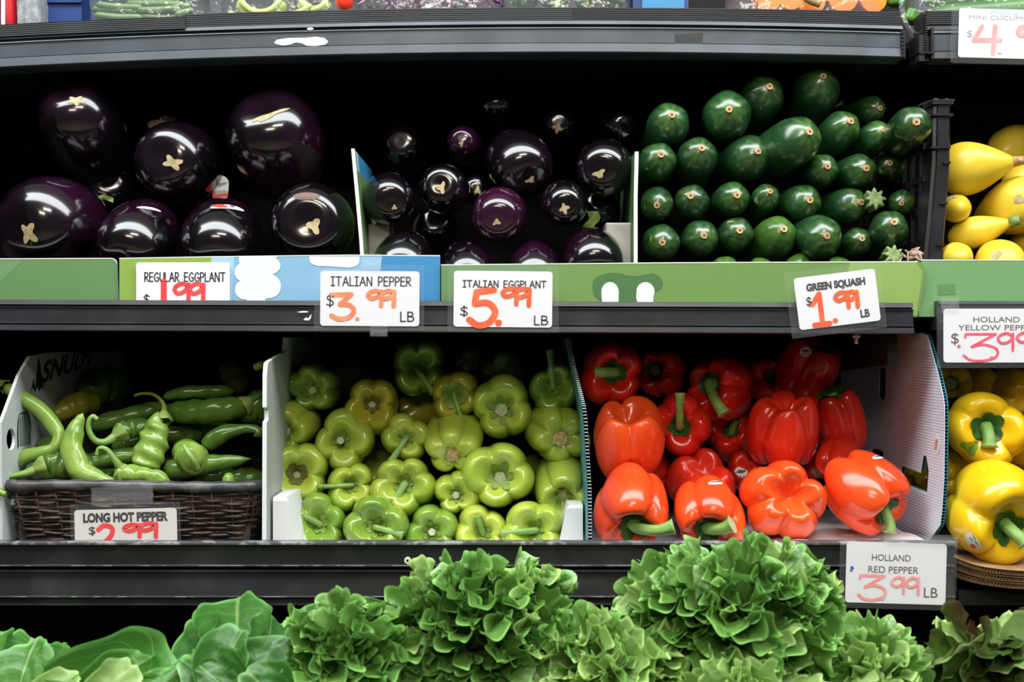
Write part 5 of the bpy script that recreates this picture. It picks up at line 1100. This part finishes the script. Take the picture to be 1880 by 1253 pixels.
hot('long hot pepper with a pale stem curled into a hook',[(217,798,.045,9),(224,791,.05,15),(238,788,.06,18),(262,783,.07,17),(285,780,.08,12)],[(179,771,.03,4),(170,765,.03,4.5),(162,778,.03,5),(165,796,.03,5.5),(176,810,.032,6),(194,812,.036,6.5),(215,800,.044,9)],'hot',.10,6)
hot('short wrinkled hot pepper on the rim with a bent stem',[(212,866,.008,11),(222,869,.008,17),(249,872,.008,19),(282,879,.008,18),(312,886,.008,12)],[(177,837,-.002,3.5),(182,824,-.002,4),(196,826,-.002,4.5),(210,844,.0,5.5),(222,861,.005,9)],'hot_wrinkled',.10,7)
hot('blunt wrinkled hot pepper facing out with its stem across its face',[(352,846,.02,10),(352,843,.028,27),(350,838,.045,29),(342,830,.075,24),(330,822,.11,14)],[(337,817,.012,3.5),(346,832,.004,4.5),(355,846,.004,5.5),(361,862,.012,7)],'hot_wrinkled',.10,8,sep=False)
hot('dark long hot pepper lying level with its tip by the white carton',[(300,862,.05,16),(330,860,.05,20),(373,854,.048,19),(415,849,.046,15),(460,843,.045,4)],None,'hot',.05,9)
hot('long hot pepper curling up to a hooked tip, near the white carton',[(374,824,.06,12),(386,812,.06,15),(402,801,.06,16),(424,792,.06,13),(446,788,.06,9),(466,788,.058,8),(475,795,.055,8),(466,802,.053,6)],None,'hot',.06,10)
hot('thick dark hot pepper lying along the back of the pile',[(296,755,.10,12),(330,757,.10,22),(372,756,.10,24),(420,752,.10,23),(455,740,.11,14)],[(482,722,.12,4),(470,730,.115,6),(456,739,.11,9)],'hot',.07,11,'stem_dark')
hot('dark hot pepper lying on top of the thick one at the back',[(300,730,.12,8),(335,722,.12,13),(380,720,.125,13),(430,719,.13,10)],None,'hot',.06,12)
hot('dark hot pepper slanting from behind the curled stem towards the back',[(168,786,.09,8),(190,776,.09,15),(236,764,.095,16),(280,752,.10,15),(305,744,.11,10)],None,'hot',.06,13)
hot('small bright green hot pepper tip poking up at the basket rim',[(420,900,.03,11),(420,890,.03,12),(420,878,.032,11),(421,872,.036,6)],None,'hot_light',.03,14)
hot('olive yellow pepper lying in shade behind the hooked one',[(96,768,.15,12),(122,752,.16,20),(150,742,.17,24),(185,742,.19,18)],None,'hot_olive',.05,15)
hot('dim green lump of pepper deep behind the olive one',[(150,726,.22,20),(178,712,.24,32),(208,708,.26,34),(235,716,.28,20)],None,'hot',.05,16)
hot('dark hot pepper bunched against the white carton',[(440,770,.12,16),(460,752,.13,30),(478,748,.14,30),(500,744,.15,20)],None,'hot',.10,17)
hot('green stub of stem and pepper poking out high beside the white carton',[(466,677,.10,6),(476,672,.10,7),(490,668,.11,8),(505,664,.13,14)],None,'hot_light',.03,18)
hot('dim olive pepper hanging in the deep shade under the shelf',[(415,665,.28,14),(428,685,.27,24),(440,706,.26,22),(450,720,.26,10)],None,'hot_olive',.06,19)
hot('cut stem end of a hot pepper poking through at the corner of the basket',[(-20,893,-.022,9),(-8,898,-.024,7),(3,905,-.025,5.5),(11,909,-.026,5)],None,'hot_light',.02,20)
for k,(x,y,Y) in enumerate(((330,800,.12),(400,880,.09),(300,890,.06),(130,890,.05),(200,880,.08),(380,790,.16),(450,880,.09),(250,815,.10),(110,815,.09))):
    hot(f'dark hot pepper low inside the basket, {["behind the wrinkled upright one","below the level dark one","under the blunt one","under the thick stemmed one","under the bright curved one","behind the curling one","beside the rim near the carton","behind the curled stem","inside the bend of the hooked one"][k]}',[(x-45,y+6,Y,9),(x-20,y,Y,17),(x+15,y-3,Y+.01,18),(x+45,y-2,Y+.02,8)],None,'hot',.08,40+k)

# ------------------------------------------------------------------ heads of lettuce on the lowest deck
def leaf_fan(L,A,seed,ruf=.09,waves=9,cup=.10,curl=.6,teeth=.05,nr=14,na=110,big=.05,wpow=2.2,side=.30):
    """Fan-shaped leaf in its own frame: base at the origin, along +y, face towards +z."""
    r_=np.random.RandomState(seed); rho=np.linspace(.03,1,nr)[:,None]; a=np.linspace(-1,1,na)[None,:]; al=a*A
    o=np.clip(np.cos(np.clip(np.abs(a),0,.995)*math.pi/2),.001,1)**side+.05*np.sin(2.3*a+r_.uniform(0,6))*(1-a**2); e=rho**wpow
    f=[r_.uniform(0,6.28) for _ in range(8)]
    k=math.pi*waves/2
    wv=np.sin(k*a*1.0+f[0]+.8*np.sin(2.1*a+f[5]))+.45*np.sin(2.13*k*a+f[1]+1.5*rho)+.20*np.sin(4.3*k*a+f[2]-2*rho)*rho**2
    wt=np.cos(k*a*1.0+f[0]+.8*np.sin(2.1*a+f[5]))+.5*np.cos(2.13*k*a+f[1]+1.5*rho)+.16*np.cos(4.3*k*a+f[2])
    tt=1+teeth*rho**6*np.sin(2.9*k*a+f[3])+teeth*.6*rho**8*np.sin(5.1*k*a+f[6])
    x=rho*o*tt*L*np.sin(al)*(.82 if A<1.2 else 1); y=rho*o*tt*L*np.cos(al)
    z=cup*L*(rho**2)*(a**2*1.6)+ruf*L*e*wv+big*L*rho*np.sin(3.1*a+f[4])+.012*L*np.sin(24*rho+9*a+f[7])*(1-rho*.5)
    x=x+ruf*.75*L*e*wt*np.cos(al*.7); y=y-ruf*.35*L*e*wt*np.sin(al)
    kap=curl/L; ang=kap*y; y2=np.where(abs(kap)>1e-6,np.sin(ang)/kap,y); zb_=-(1-np.cos(ang))/kap if abs(kap)>1e-6 else 0
    yo=y2+z*np.sin(-ang)*-1*0; V=np.stack([x,y2+z*np.sin(ang),zb_+z*np.cos(ang)],-1).reshape(-1,3)
    uv=np.stack([np.broadcast_to((a+1)/2,(nr,na)),np.broadcast_to(rho,(nr,na))],-1).reshape(-1,2)
    return V,gridq(nr,na),uv
def leaf(root,V,Q,uv,mat,base,d,nrm,name='leaf'):
    d=Vector(d).normalized(); n=Vector(nrm); n=(n-d*n.dot(d)).normalized(); x=d.cross(n)
    R=np.array([[x.x,d.x,n.x],[x.y,d.y,n.y],[x.z,d.z,n.z]]); W=V@R.T+np.array(base)-np.array(root.location)
    return MB().add(W,Q,uv=uv).build(name,M[mat],root)
def frilly_head(label,cx,cy,Y,rx,ry,rz,n,seed,mats,ruf=.14,waves=9.5,fwd=.75,na=300,base_dy=.5,A=(1.2,1.75),teeth=.05,curl=(.1,.7),jit=.18,wp=2.4,ll=(.05,.085)):
    s=sc(Y); C=P(cx,cy,Y); root=empty('lettuce_head',C-Vector((0,0,ry*s*.9))); rr=random.Random(seed)
    B=C+Vector((0,rz*.45,-ry*s*base_dy)); ga=math.pi*(3-math.sqrt(5))
    for i in range(n):
        t=(i+.5)/n; ct=1-t*1.45; st=math.sqrt(max(0,1-ct*ct)); ph=i*ga+rr.uniform(-.3,.3)
        m=Vector((0,-fwd,math.sqrt(max(0,1-fwd*fwd)))); u=Vector((1,0,0)); v=m.cross(u)
        dd=m*ct+u*(st*math.cos(ph))+v*(st*math.sin(ph))
        tip=C+Vector((dd.x*rx*s,dd.y*rz,dd.z*ry*s))*(rr.uniform(.86,1.0)*(.93+.10*math.sin(3*ph+seed)+.06*math.sin(5*dd.z+seed*2)))
        full=(tip-B).length; Lf=min(full*.9,rr.uniform(*ll))
        d=((tip-B).normalized()+Vector((rr.uniform(-1,1),rr.uniform(-1,1),rr.uniform(-1,1)))*jit).normalized()
        st_=tip-d*Lf*.92
        nr=Vector((rr.uniform(-1,1),rr.uniform(-1,1),rr.uniform(-.2,1)))
        if abs(nr.normalized().dot(d))>.85: nr=nr+Vector((rr.uniform(-1,1),0,1.2))
        V,Q,uv=leaf_fan(Lf,rr.uniform(*A),seed*100+i,ruf*rr.uniform(.8,1.25),waves*rr.uniform(.8,1.25),.10,rr.uniform(*curl),teeth,na=na,wpow=wp,side=.22)
        leaf(root,V,Q,uv,mats[rr.randrange(len(mats))],st_,d,nr)
    return tag(root,label,'lettuce','heads of lettuce on the lowest deck')
frilly_head('largest frilly green lettuce standing against the red pepper price card',1352,1122,-.17,236,116,.085,66,5,['leaf_frilly']*5+['leaf_pale'])
frilly_head('frilly green lettuce with a pointed top in the middle of the deck',880,1160,-.16,200,158,.085,66,6,['leaf_frilly']*6+['leaf_pale'])
frilly_head('pale curly lettuce low between the two biggest frilly heads',1110,1226,-.21,150,96,.06,40,7,['leaf_pale','leaf_frilly'])
frilly_head('frilly lettuce under the flat leaved end of the broad leaved head',640,1215,-.20,130,110,.06,40,8,['leaf_frilly'])
frilly_head('very pale lettuce head lying in front of the largest frilly one',1370,1280,-.25,160,70,.05,28,9,['leaf_pale'],ruf=.08,waves=6)
frilly_head('pale crinkled lettuce beside the red leaf head',1600,1240,-.20,110,105,.055,34,10,['leaf_pale','leaf_pale','leaf_frilly'],ruf=.10,waves=7)
frilly_head('red leaf lettuce with bronze tinted smooth leaves under the yellow peppers',1845,1208,-.19,190,100,.08,34,12,['leaf_red','leaf_red','leaf_red','leaf_pale'],ruf=.075,waves=4,teeth=.012,A=(.9,1.3),curl=(.3,1.1),ll=(.06,.10))
# broad-leaved heads: each leaf placed for itself: (base px,py,Y), (tip px,py,Y), face direction, width angle, ruffle
def broad_head(label,cx,cy,Y,leaves,mat):
    root=empty('lettuce_head',P(cx,cy,Y)); 
    for i,(b,t,nr,A,ruf,curl,*mm) in enumerate(leaves):
        b=P(*b); t=P(*t); d=t-b; V,Q,uv=leaf_fan(d.length,A,777+i+int(cx),ruf,3.2,.22,curl,.022,nr=26,na=70,big=.03,wpow=1.8,side=.42)
        leaf(root,V,Q,uv,mm[0] if mm else mat,b,d,nr)
    return tag(root,label,'lettuce','heads of lettuce on the lowest deck')
broad_head('broad leaved lettuce with smooth upright leaves in front of the scuffed shelf edge',450,1200,-.15,[
 ((440,1225,-.16),(425,1072,-.10),(.15,-1,.35),1.15,.035,.5),((400,1245,-.17),(336,1125,-.12),(-.5,-1,.3),1.0,.05,.6),((470,1240,-.17),(520,1120,-.12),(.5,-1,.35),1.0,.05,.6),
 ((400,1290,-.20),(560,1190,-.20),(.1,-.8,.9),1.05,.05,.5),((390,1280,-.21),(420,1165,-.23),(.1,-1,.7),.95,.06,.9),((450,1300,-.22),(350,1200,-.24),(-.3,-.8,.7),1.0,.06,.8),((520,1310,-.23),(470,1225,-.26),(.1,-.8,.8),1.1,.06,.8),((560,1300,-.22),(590,1205,-.23),(.4,-.8,.7),1.0,.07,.8),((330,1300,-.22),(330,1190,-.20),(-.2,-.9,.6),.9,.07,.6)],'leaf_broad')
broad_head('broad lettuce leaf fanned out beside the pointed frilly head',620,1180,-.15,[
 ((590,1215,-.16),(545,1100,-.12),(-.3,-1,.4),.85,.05,.5),((620,1225,-.17),(650,1085,-.10),(.1,-1,.3),1.0,.07,.5,'leaf_frilly'),((640,1225,-.18),(700,1100,-.12),(.3,-1,.4),1.0,.08,.6,'leaf_frilly'),((600,1240,-.19),(570,1130,-.20),(-.1,-1,.7),.95,.06,.9),((640,1260,-.2),(640,1150,-.22),(.1,-1,.6),1.0,.09,.8,'leaf_pale')],'leaf_broad')
broad_head('romaine lettuce with big cupped outer leaves at the end under the chilli basket',70,1210,-.17,[
 ((20,1280,-.17),(60,1120,-.12),(.1,-1,.6),1.15,.05,1.0),((-10,1280,-.18),(-60,1140,-.14),(-.4,-1,.5),1.1,.05,.9),((60,1290,-.19),(165,1180,-.16),(.5,-.9,.6),1.0,.06,.9),((30,1310,-.22),(40,1170,-.22),(0,-1,.6),1.1,.05,.9),((90,1310,-.22),(130,1215,-.22),(.2,-.8,.8),1.1,.05,.8)],'leaf_romaine')
broad_head('pale ribbed romaine lying flat between the romaine and the broad leaved head',220,1250,-.20,[
 ((90,1300,-.22),(330,1188,-.20),(.1,-.6,1),.62,.06,.5),((130,1310,-.23),(290,1200,-.23),(.0,-.7,.9),.7,.07,.6),((150,1320,-.25),(230,1215,-.26),(-.1,-.8,.8),.8,.06,.8,'leaf_pale'),((60,1320,-.25),(120,1230,-.26),(-.2,-.8,.8),.8,.05,.8,'leaf_pale'),((230,1320,-.24),(320,1235,-.24),(.3,-.8,.7),.9,.08,.8)],'leaf_romaine')
for i,(px,py,Y,a,lb) in enumerate(((520,1196,-.13,.2,'orange rubber band on the romaine beside the broad leaved head'),(1106,1168,-.15,1.2,'orange rubber band showing in the gap beside the pale curly lettuce'),(1535,1215,-.17,.4,'orange rubber band below the largest frilly lettuce'))):
    c=P(px,py,Y); pts=cat([(c.x+.016*math.cos(t),c.y+.008*math.sin(t),c.z+.005*math.sin(t+a)) for t in np.linspace(0,6.28,12)],4)
    tag(MB().tube(pts,.0011,6,cap=False).build('rubber_band',M['orange_marker']),lb,'rubber band')

# ------------------------------------------------------------------ packs on the upper shelf (only their feet show)
Yp=.135; zsh=lambda px: CZ-(41+bow(px)-626.5)*sc(.10)
def pack(name,label,x0,x1,y1,Y0=.125,Y1=.25,top=-60,seed=0,mat='film',cat_='pack'):
    a=P(x0,0,Y0); c=P(x1,0,Y0); z0=zsh((x0+x1)/2)+.0005; z1=P(0,top,Y0).z; r_=np.random.RandomState(seed); n=40; m=9; V=[]
    cx=(a.x+c.x)/2; cy=(Y0+Y1)/2; hx=(c.x-a.x)/2; hy=(Y1-Y0)/2
    for j in range(m):
        t=j/(m-1); z=z0+(z1-z0)*t; k=1-.25*(2*t-1)**6
        for th in np.linspace(0,2*math.pi,n,endpoint=False):
            ct,st=math.cos(th),math.sin(th); p=(abs(ct)**6+abs(st)**6)**(-1/6)
            w_=1+.02*math.sin(9*th+seed+t*4)+.015*math.sin(17*th+t*7)
            V.append((cx+hx*k*ct*p*w_,cy+hy*k*st*p*w_,z))
    o=MB().add(V,wrapq(m,n),ngons=[list(range(n))[::-1],list(range((m-1)*n,m*n))]).build(name,M[mat]); return tag(o,label,cat_)
def bit(name,label,cat_,group,pts,r,mat,n=12,**k):
    p=cat(pts,6); c0=p.mean(0); b=MB().tube(p-c0,r,n,**k); o=b.build(name,[M[mat]] if not isinstance(mat,(list,tuple)) else [M[m] for m in mat]); o.location=c0; return tag(o,label,cat_,group)
pack('clear_pack','clear pack of green beans on the upper shelf',152,372,0,seed=1)
bl=['lowest, at the blue crate end','lowest in the middle','lowest, its tip showing','second layer at the blue crate end','second layer in the middle','second layer, with its end cut square','third layer at the blue crate end','third layer in the middle','third layer near the sliced peppers','short one lying across near the sliced peppers','slanting one near the sliced peppers','top layer at the blue crate end']
bz=[(172,262,22,27,0),(205,300,24,26,.012),(255,345,24,25,.004),(168,250,12,17,.002),(215,318,13,19,.008),(250,330,14,11,0),(175,262,3,9,0),(230,325,2,4,.006),(290,350,0,8,.01),(322,356,22,14,-.004),(336,362,14,26,.01),(180,300,-8,-4,.01)]
for i,(x0,x1,y0,y1,d) in enumerate(bz):
    y0+=5; y1+=5
    p=[P(x0,y0,Yp+d),P((x0+x1)/2,(y0+y1)/2+random.Random(i).uniform(-3,3),Yp+d+.003),P(x1,y1,Yp+d)]
    bit('green_bean',f'green bean in the clear pack, {bl[i]}','bean','green beans in the clear pack',[tuple(q) for q in p],[.0012]+[.0048]*11+[.0022],'bean')
pack('clear_pack','clear pack of sliced green peppers and a tomato on the upper shelf',374,654,0,seed=2)
for i,(cx,cy,R,a0,a1,lb) in enumerate(((480,-18,44,20,160,'widest sliced ring'),(530,-30,62,40,110,'long curved slice'),(578,-8,26,10,175,'dark centred slice'),(450,-14,50,60,130,'slice nearest the beans'))):
    o=empty('pepper_slice',P(cx,cy,Yp+i*.008)); pts=[tuple(P(cx+R*math.cos(math.radians(a)),cy+8+R*math.sin(math.radians(a))*.9,Yp+i*.008)-o.location) for a in np.linspace(a0,a1,14)]
    MB().tube(pts,[.004]+[.0075]*12+[.004],12).build('skin',M['italian' if i!=2 else 'italian_deep'],o)
    MB().tube([(p[0]*.9,p[1]-.006,p[2]+.003) for p in pts],[.002]+[.0048]*12+[.002],10).build('flesh',M['slice_flesh'],o); tag(o,f'{lb} of green pepper in the clear pack beside the tomato','pepper slice','pepper slices in the clear pack')
c=P(632,6,Yp); V,Q,uv=eggmesh(.0125,.024,5); o=MB().add(V,Q,uv=uv,ngons=capring(V,56)).build('small_tomato',M['tomato']); o.location=c; tag(o,'small red tomato in the clear pack of sliced green peppers','tomato')
pack('clear_pack','clear pack of shredded red cabbage on the upper shelf',658,918,0,seed=3)
b=MB(); r_=np.random.RandomState(12)
for i in range(75):
    p0=np.array(P(r_.uniform(680,900),r_.uniform(-25,16),Yp+r_.uniform(0,.03))); d=r_.normal(size=3)*(.016,.006,.010); e=r_.normal(size=3)*(.008,.005,.008)
    b.tube(cat([p0-d,p0+e*.5,p0+d],5),[.0006,.0022,.0028,.0028,.0028,.0028,.0028,.0028,.0022,.0012,.0006],6)
tag(b.build('shredded_cabbage',M['cabbage']),'purple and white shredded red cabbage filling its clear pack','cabbage',kind='stuff')
pack('clear_pack','clear pack of broccoli on the upper shelf',926,1158,0,seed=4)
for i,(cx,cy,r) in enumerate(((965,-12,30),(1020,-14,34),(1080,-16,36),(1130,-10,26))):
    o=empty('broccoli_floret',P(cx,cy+20,Yp+.02)); b=MB(); rr=np.random.RandomState(i)
    for k in range(26):
        d=rr.normal(size=3); d/=np.linalg.norm(d); q=d*r*sc(Yp)*.72*(1,.7,.8); V,Q,uv=eggmesh(.0065,.012,k,nu=10,nv=7); b.add(V+q+(0,0,.010),Q,uv=uv)
    b.build('crown',M['broccoli'],o); MB().tube([(0,0,-.012),(0,0,.004)],[.006,.008],10).build('stalk',M['italian'],o)
    tag(o,f'broccoli floret in its clear pack, {["at the cabbage end","second from the cabbage end","largest of the four","beside the blue crate"][i]}','broccoli','broccoli florets in the clear pack')
def tray(label,x0,x1,Y,mat,name='crate',top=-80):
    a=P(x0,0,Y); c=P(x1,0,Y); z0=zsh((x0+x1)/2)+.001; z1=P(0,top,Y).z; b=MB(); t=.004
    for bx in (((a.x,Y,z0),(c.x,Y+t,z1)),((a.x,Y+.2,z0),(c.x,Y+.2+t,z1)),((a.x,Y+t,z0),(a.x+t,Y+.2,z1)),((c.x-t,Y+t,z0),(c.x,Y+.2,z1)),((a.x+t,Y+t,z0),(c.x-t,Y+.2,z0+t))): b.box(*bx)
    return b,(a,c,z0,z1)
b,(a,c,z0,z1)=tray('',74,150,.16,'blue_box'); o=b.build('blue_crate',M['blue_box']); tag(o,'small dark blue crate beside the green beans on the upper shelf','crate')
b=MB(); zz=P(0,6,.16).z; b.box((a.x-.001,.1555,zz),(c.x+.001,.160,zz+.006)); b.build('rim',M['blue_box'],o)
b,(a,c,z0,z1)=tray('',1162,1264,.15,'blue_box'); o=b.build('blue_crate',M['blue_box']); tag(o,'bright blue crate between the broccoli and the carrots','crate')
MB().box((a.x+.012,.1465,z0+.006),(c.x-.006,.150,z1-.01)).build('front_panel',M['board_blue'],o)
o=pack('printed_pack','red and white printed pack at the far end of the upper shelf',-60,24,0,seed=7,mat='red_pack'); a=P(-2,0,.124); MB().box((P(2,0,.12).x,.120,zsh(10)+.002),(P(8,0,.12).x,.1235,a.z+.05)).build('white_band',M['board_white'],o); MB().box((P(-70,0,.12).x,.1205,zsh(10)+.002),(P(0,0,.12).x,.1235,a.z+.05)).build('purple_band',M['cabbage'],o)
pack('knitted_bag','grey netted bag between the red pack and the blue crate',26,70,0,seed=8,mat='grey_knit',cat_='bag')
pack('clear_pack','clear pack of carrots on the upper shelf',1352,1632,0,seed=9)
for i,(cx,cy,r,lb) in enumerate(((1412,2,22,'at the blue crate end'),(1452,-6,26,'second from the blue crate end'),(1490,2,27,'behind the ginger root'),(1548,-4,29,'round cut end in the middle'),(1604,0,25,'at the cucumber end'),(1520,-22,26,'in the upper layer'))):
    s_=sc(Yp); p=P(cx,cy,Yp-.002); bit('carrot',f'orange carrot in the clear pack, {lb}','carrot','carrots in the clear pack',[(p.x,p.y-.002,p.z),(p.x,p.y+.035,p.z+.001),(p.x+.002,p.y+.07,p.z+.004),(p.x,p.y+.105,p.z+.006)],[r*s_*.93]+[r*s_*.98]*6+[r*s_*k for k in np.linspace(.97,.4,12)],'carrot',20)
bit('ginger_root','tan cut ginger root lying on the carrots','ginger','',[tuple(P(1478,-6,.118)),tuple(P(1492,2,.116)),tuple(P(1506,8,.114))],[.005,.0062,.006,.006,.0058,.0056,.0056,.0056,.0054,.005,.005,.005,.0048],['ginger'],10)
o=bpy.data.objects['ginger_root']; 
if 'group' in o.keys() and not o['group']: del o['group']
bit('cucumber','dark cucumber end between the carrots and the wrapped cucumbers','cucumber','',[tuple(P(1646,-30,.15)),tuple(P(1645,-4,.14)),tuple(P(1645,14,.14))],[.012]*7+[.013]*3+[.012,.009,.004],'cucumber')
for i,(x0,y0,x1,y1,Y,r,lb) in enumerate(((1690,32,1990,10,.13,.0150,'wrapped cucumber lying level behind the mini cucumber price card'),(1668,44,1678,18,.14,.012,'pale end of a wrapped cucumber hanging over the shelf edge'),(1700,2,1990,-8,.15,.014,'upper wrapped cucumber behind the price card'))):
    a,c=P(x0,y0,Y),P(x1,y1,Y); bit('cucumber',lb,'cucumber','wrapped cucumbers of the next bay',[tuple(a),tuple((a+c)/2+Vector((0,0,.001))),tuple(c)],[r*.45,r*.8,r*.95]+[r]*8+[r*.8,r*.4],'cucumber',16)
pts=cat([tuple(P(1655,-20,.12)),tuple(P(1657,20,.115)),tuple(P(1664,45,.112)),tuple(P(1680,60,.112)),tuple(P(1700,66,.112))],6)
b=MB(); V=[]
for p in pts: V+=[(p[0]-.004,p[1],p[2]),(p[0],p[1]-.003,p[2]),(p[0]+.004,p[1],p[2])]
b.add(V,gridq(len(pts),3)); a,c=P(1690,0,.12),P(1990,0,.12)
o=tag(b.build('plastic_wrap',M['film']),'loose clear plastic wrap hanging round the cucumber end','plastic wrap')
pack('clear_pack','clear wrap around the cucumbers of the next bay',1690,1990,0,Y0=.112,Y1=.19,seed=11)
for o in list(bpy.data.objects):
    if 'group' in o.keys() and not o['group']: del o['group']

# ------------------------------------------------------------------ settle the piles: slide a piece that cuts into its neighbour further back
def settle(prefix,rounds=10,step=.003,most=.024):
    obs=[o for o in COL.objects if o.parent is None and o.type=='MESH' and o.name.split('.')[0] in prefix]; moved={o:0 for o in obs}
    bpy.context.view_layer.update()
    def tree(o):
        W=o.matrix_world; return BVHTree.FromPolygons([W@v.co for v in o.data.vertices],[p.vertices for p in o.data.polygons])
    tr={o:tree(o) for o in obs}
    for _ in range(rounds):
        hit=set()
        for i,a in enumerate(obs):
            for b in obs[i+1:]:
                if (a.location-b.location).length<.16 and tr[a].overlap(tr[b]):
                    c=a if a.location.y>b.location.y else b
                    if moved[c]<most: hit.add(c)
        if not hit: break
        for c in hit:
            d=(c.location-cam.location).normalized(); c.location+=d*step; moved[c]+=step
        bpy.context.view_layer.update()
        for c in hit: tr[c]=tree(c)
settle(('eggplant',)); settle(('round_eggplant',)); settle(('zucchini',)); settle(('light_green_pepper',)); settle(('red_bell_pepper',)); settle(('yellow_bell_pepper',)); settle(('yellow_squash',))
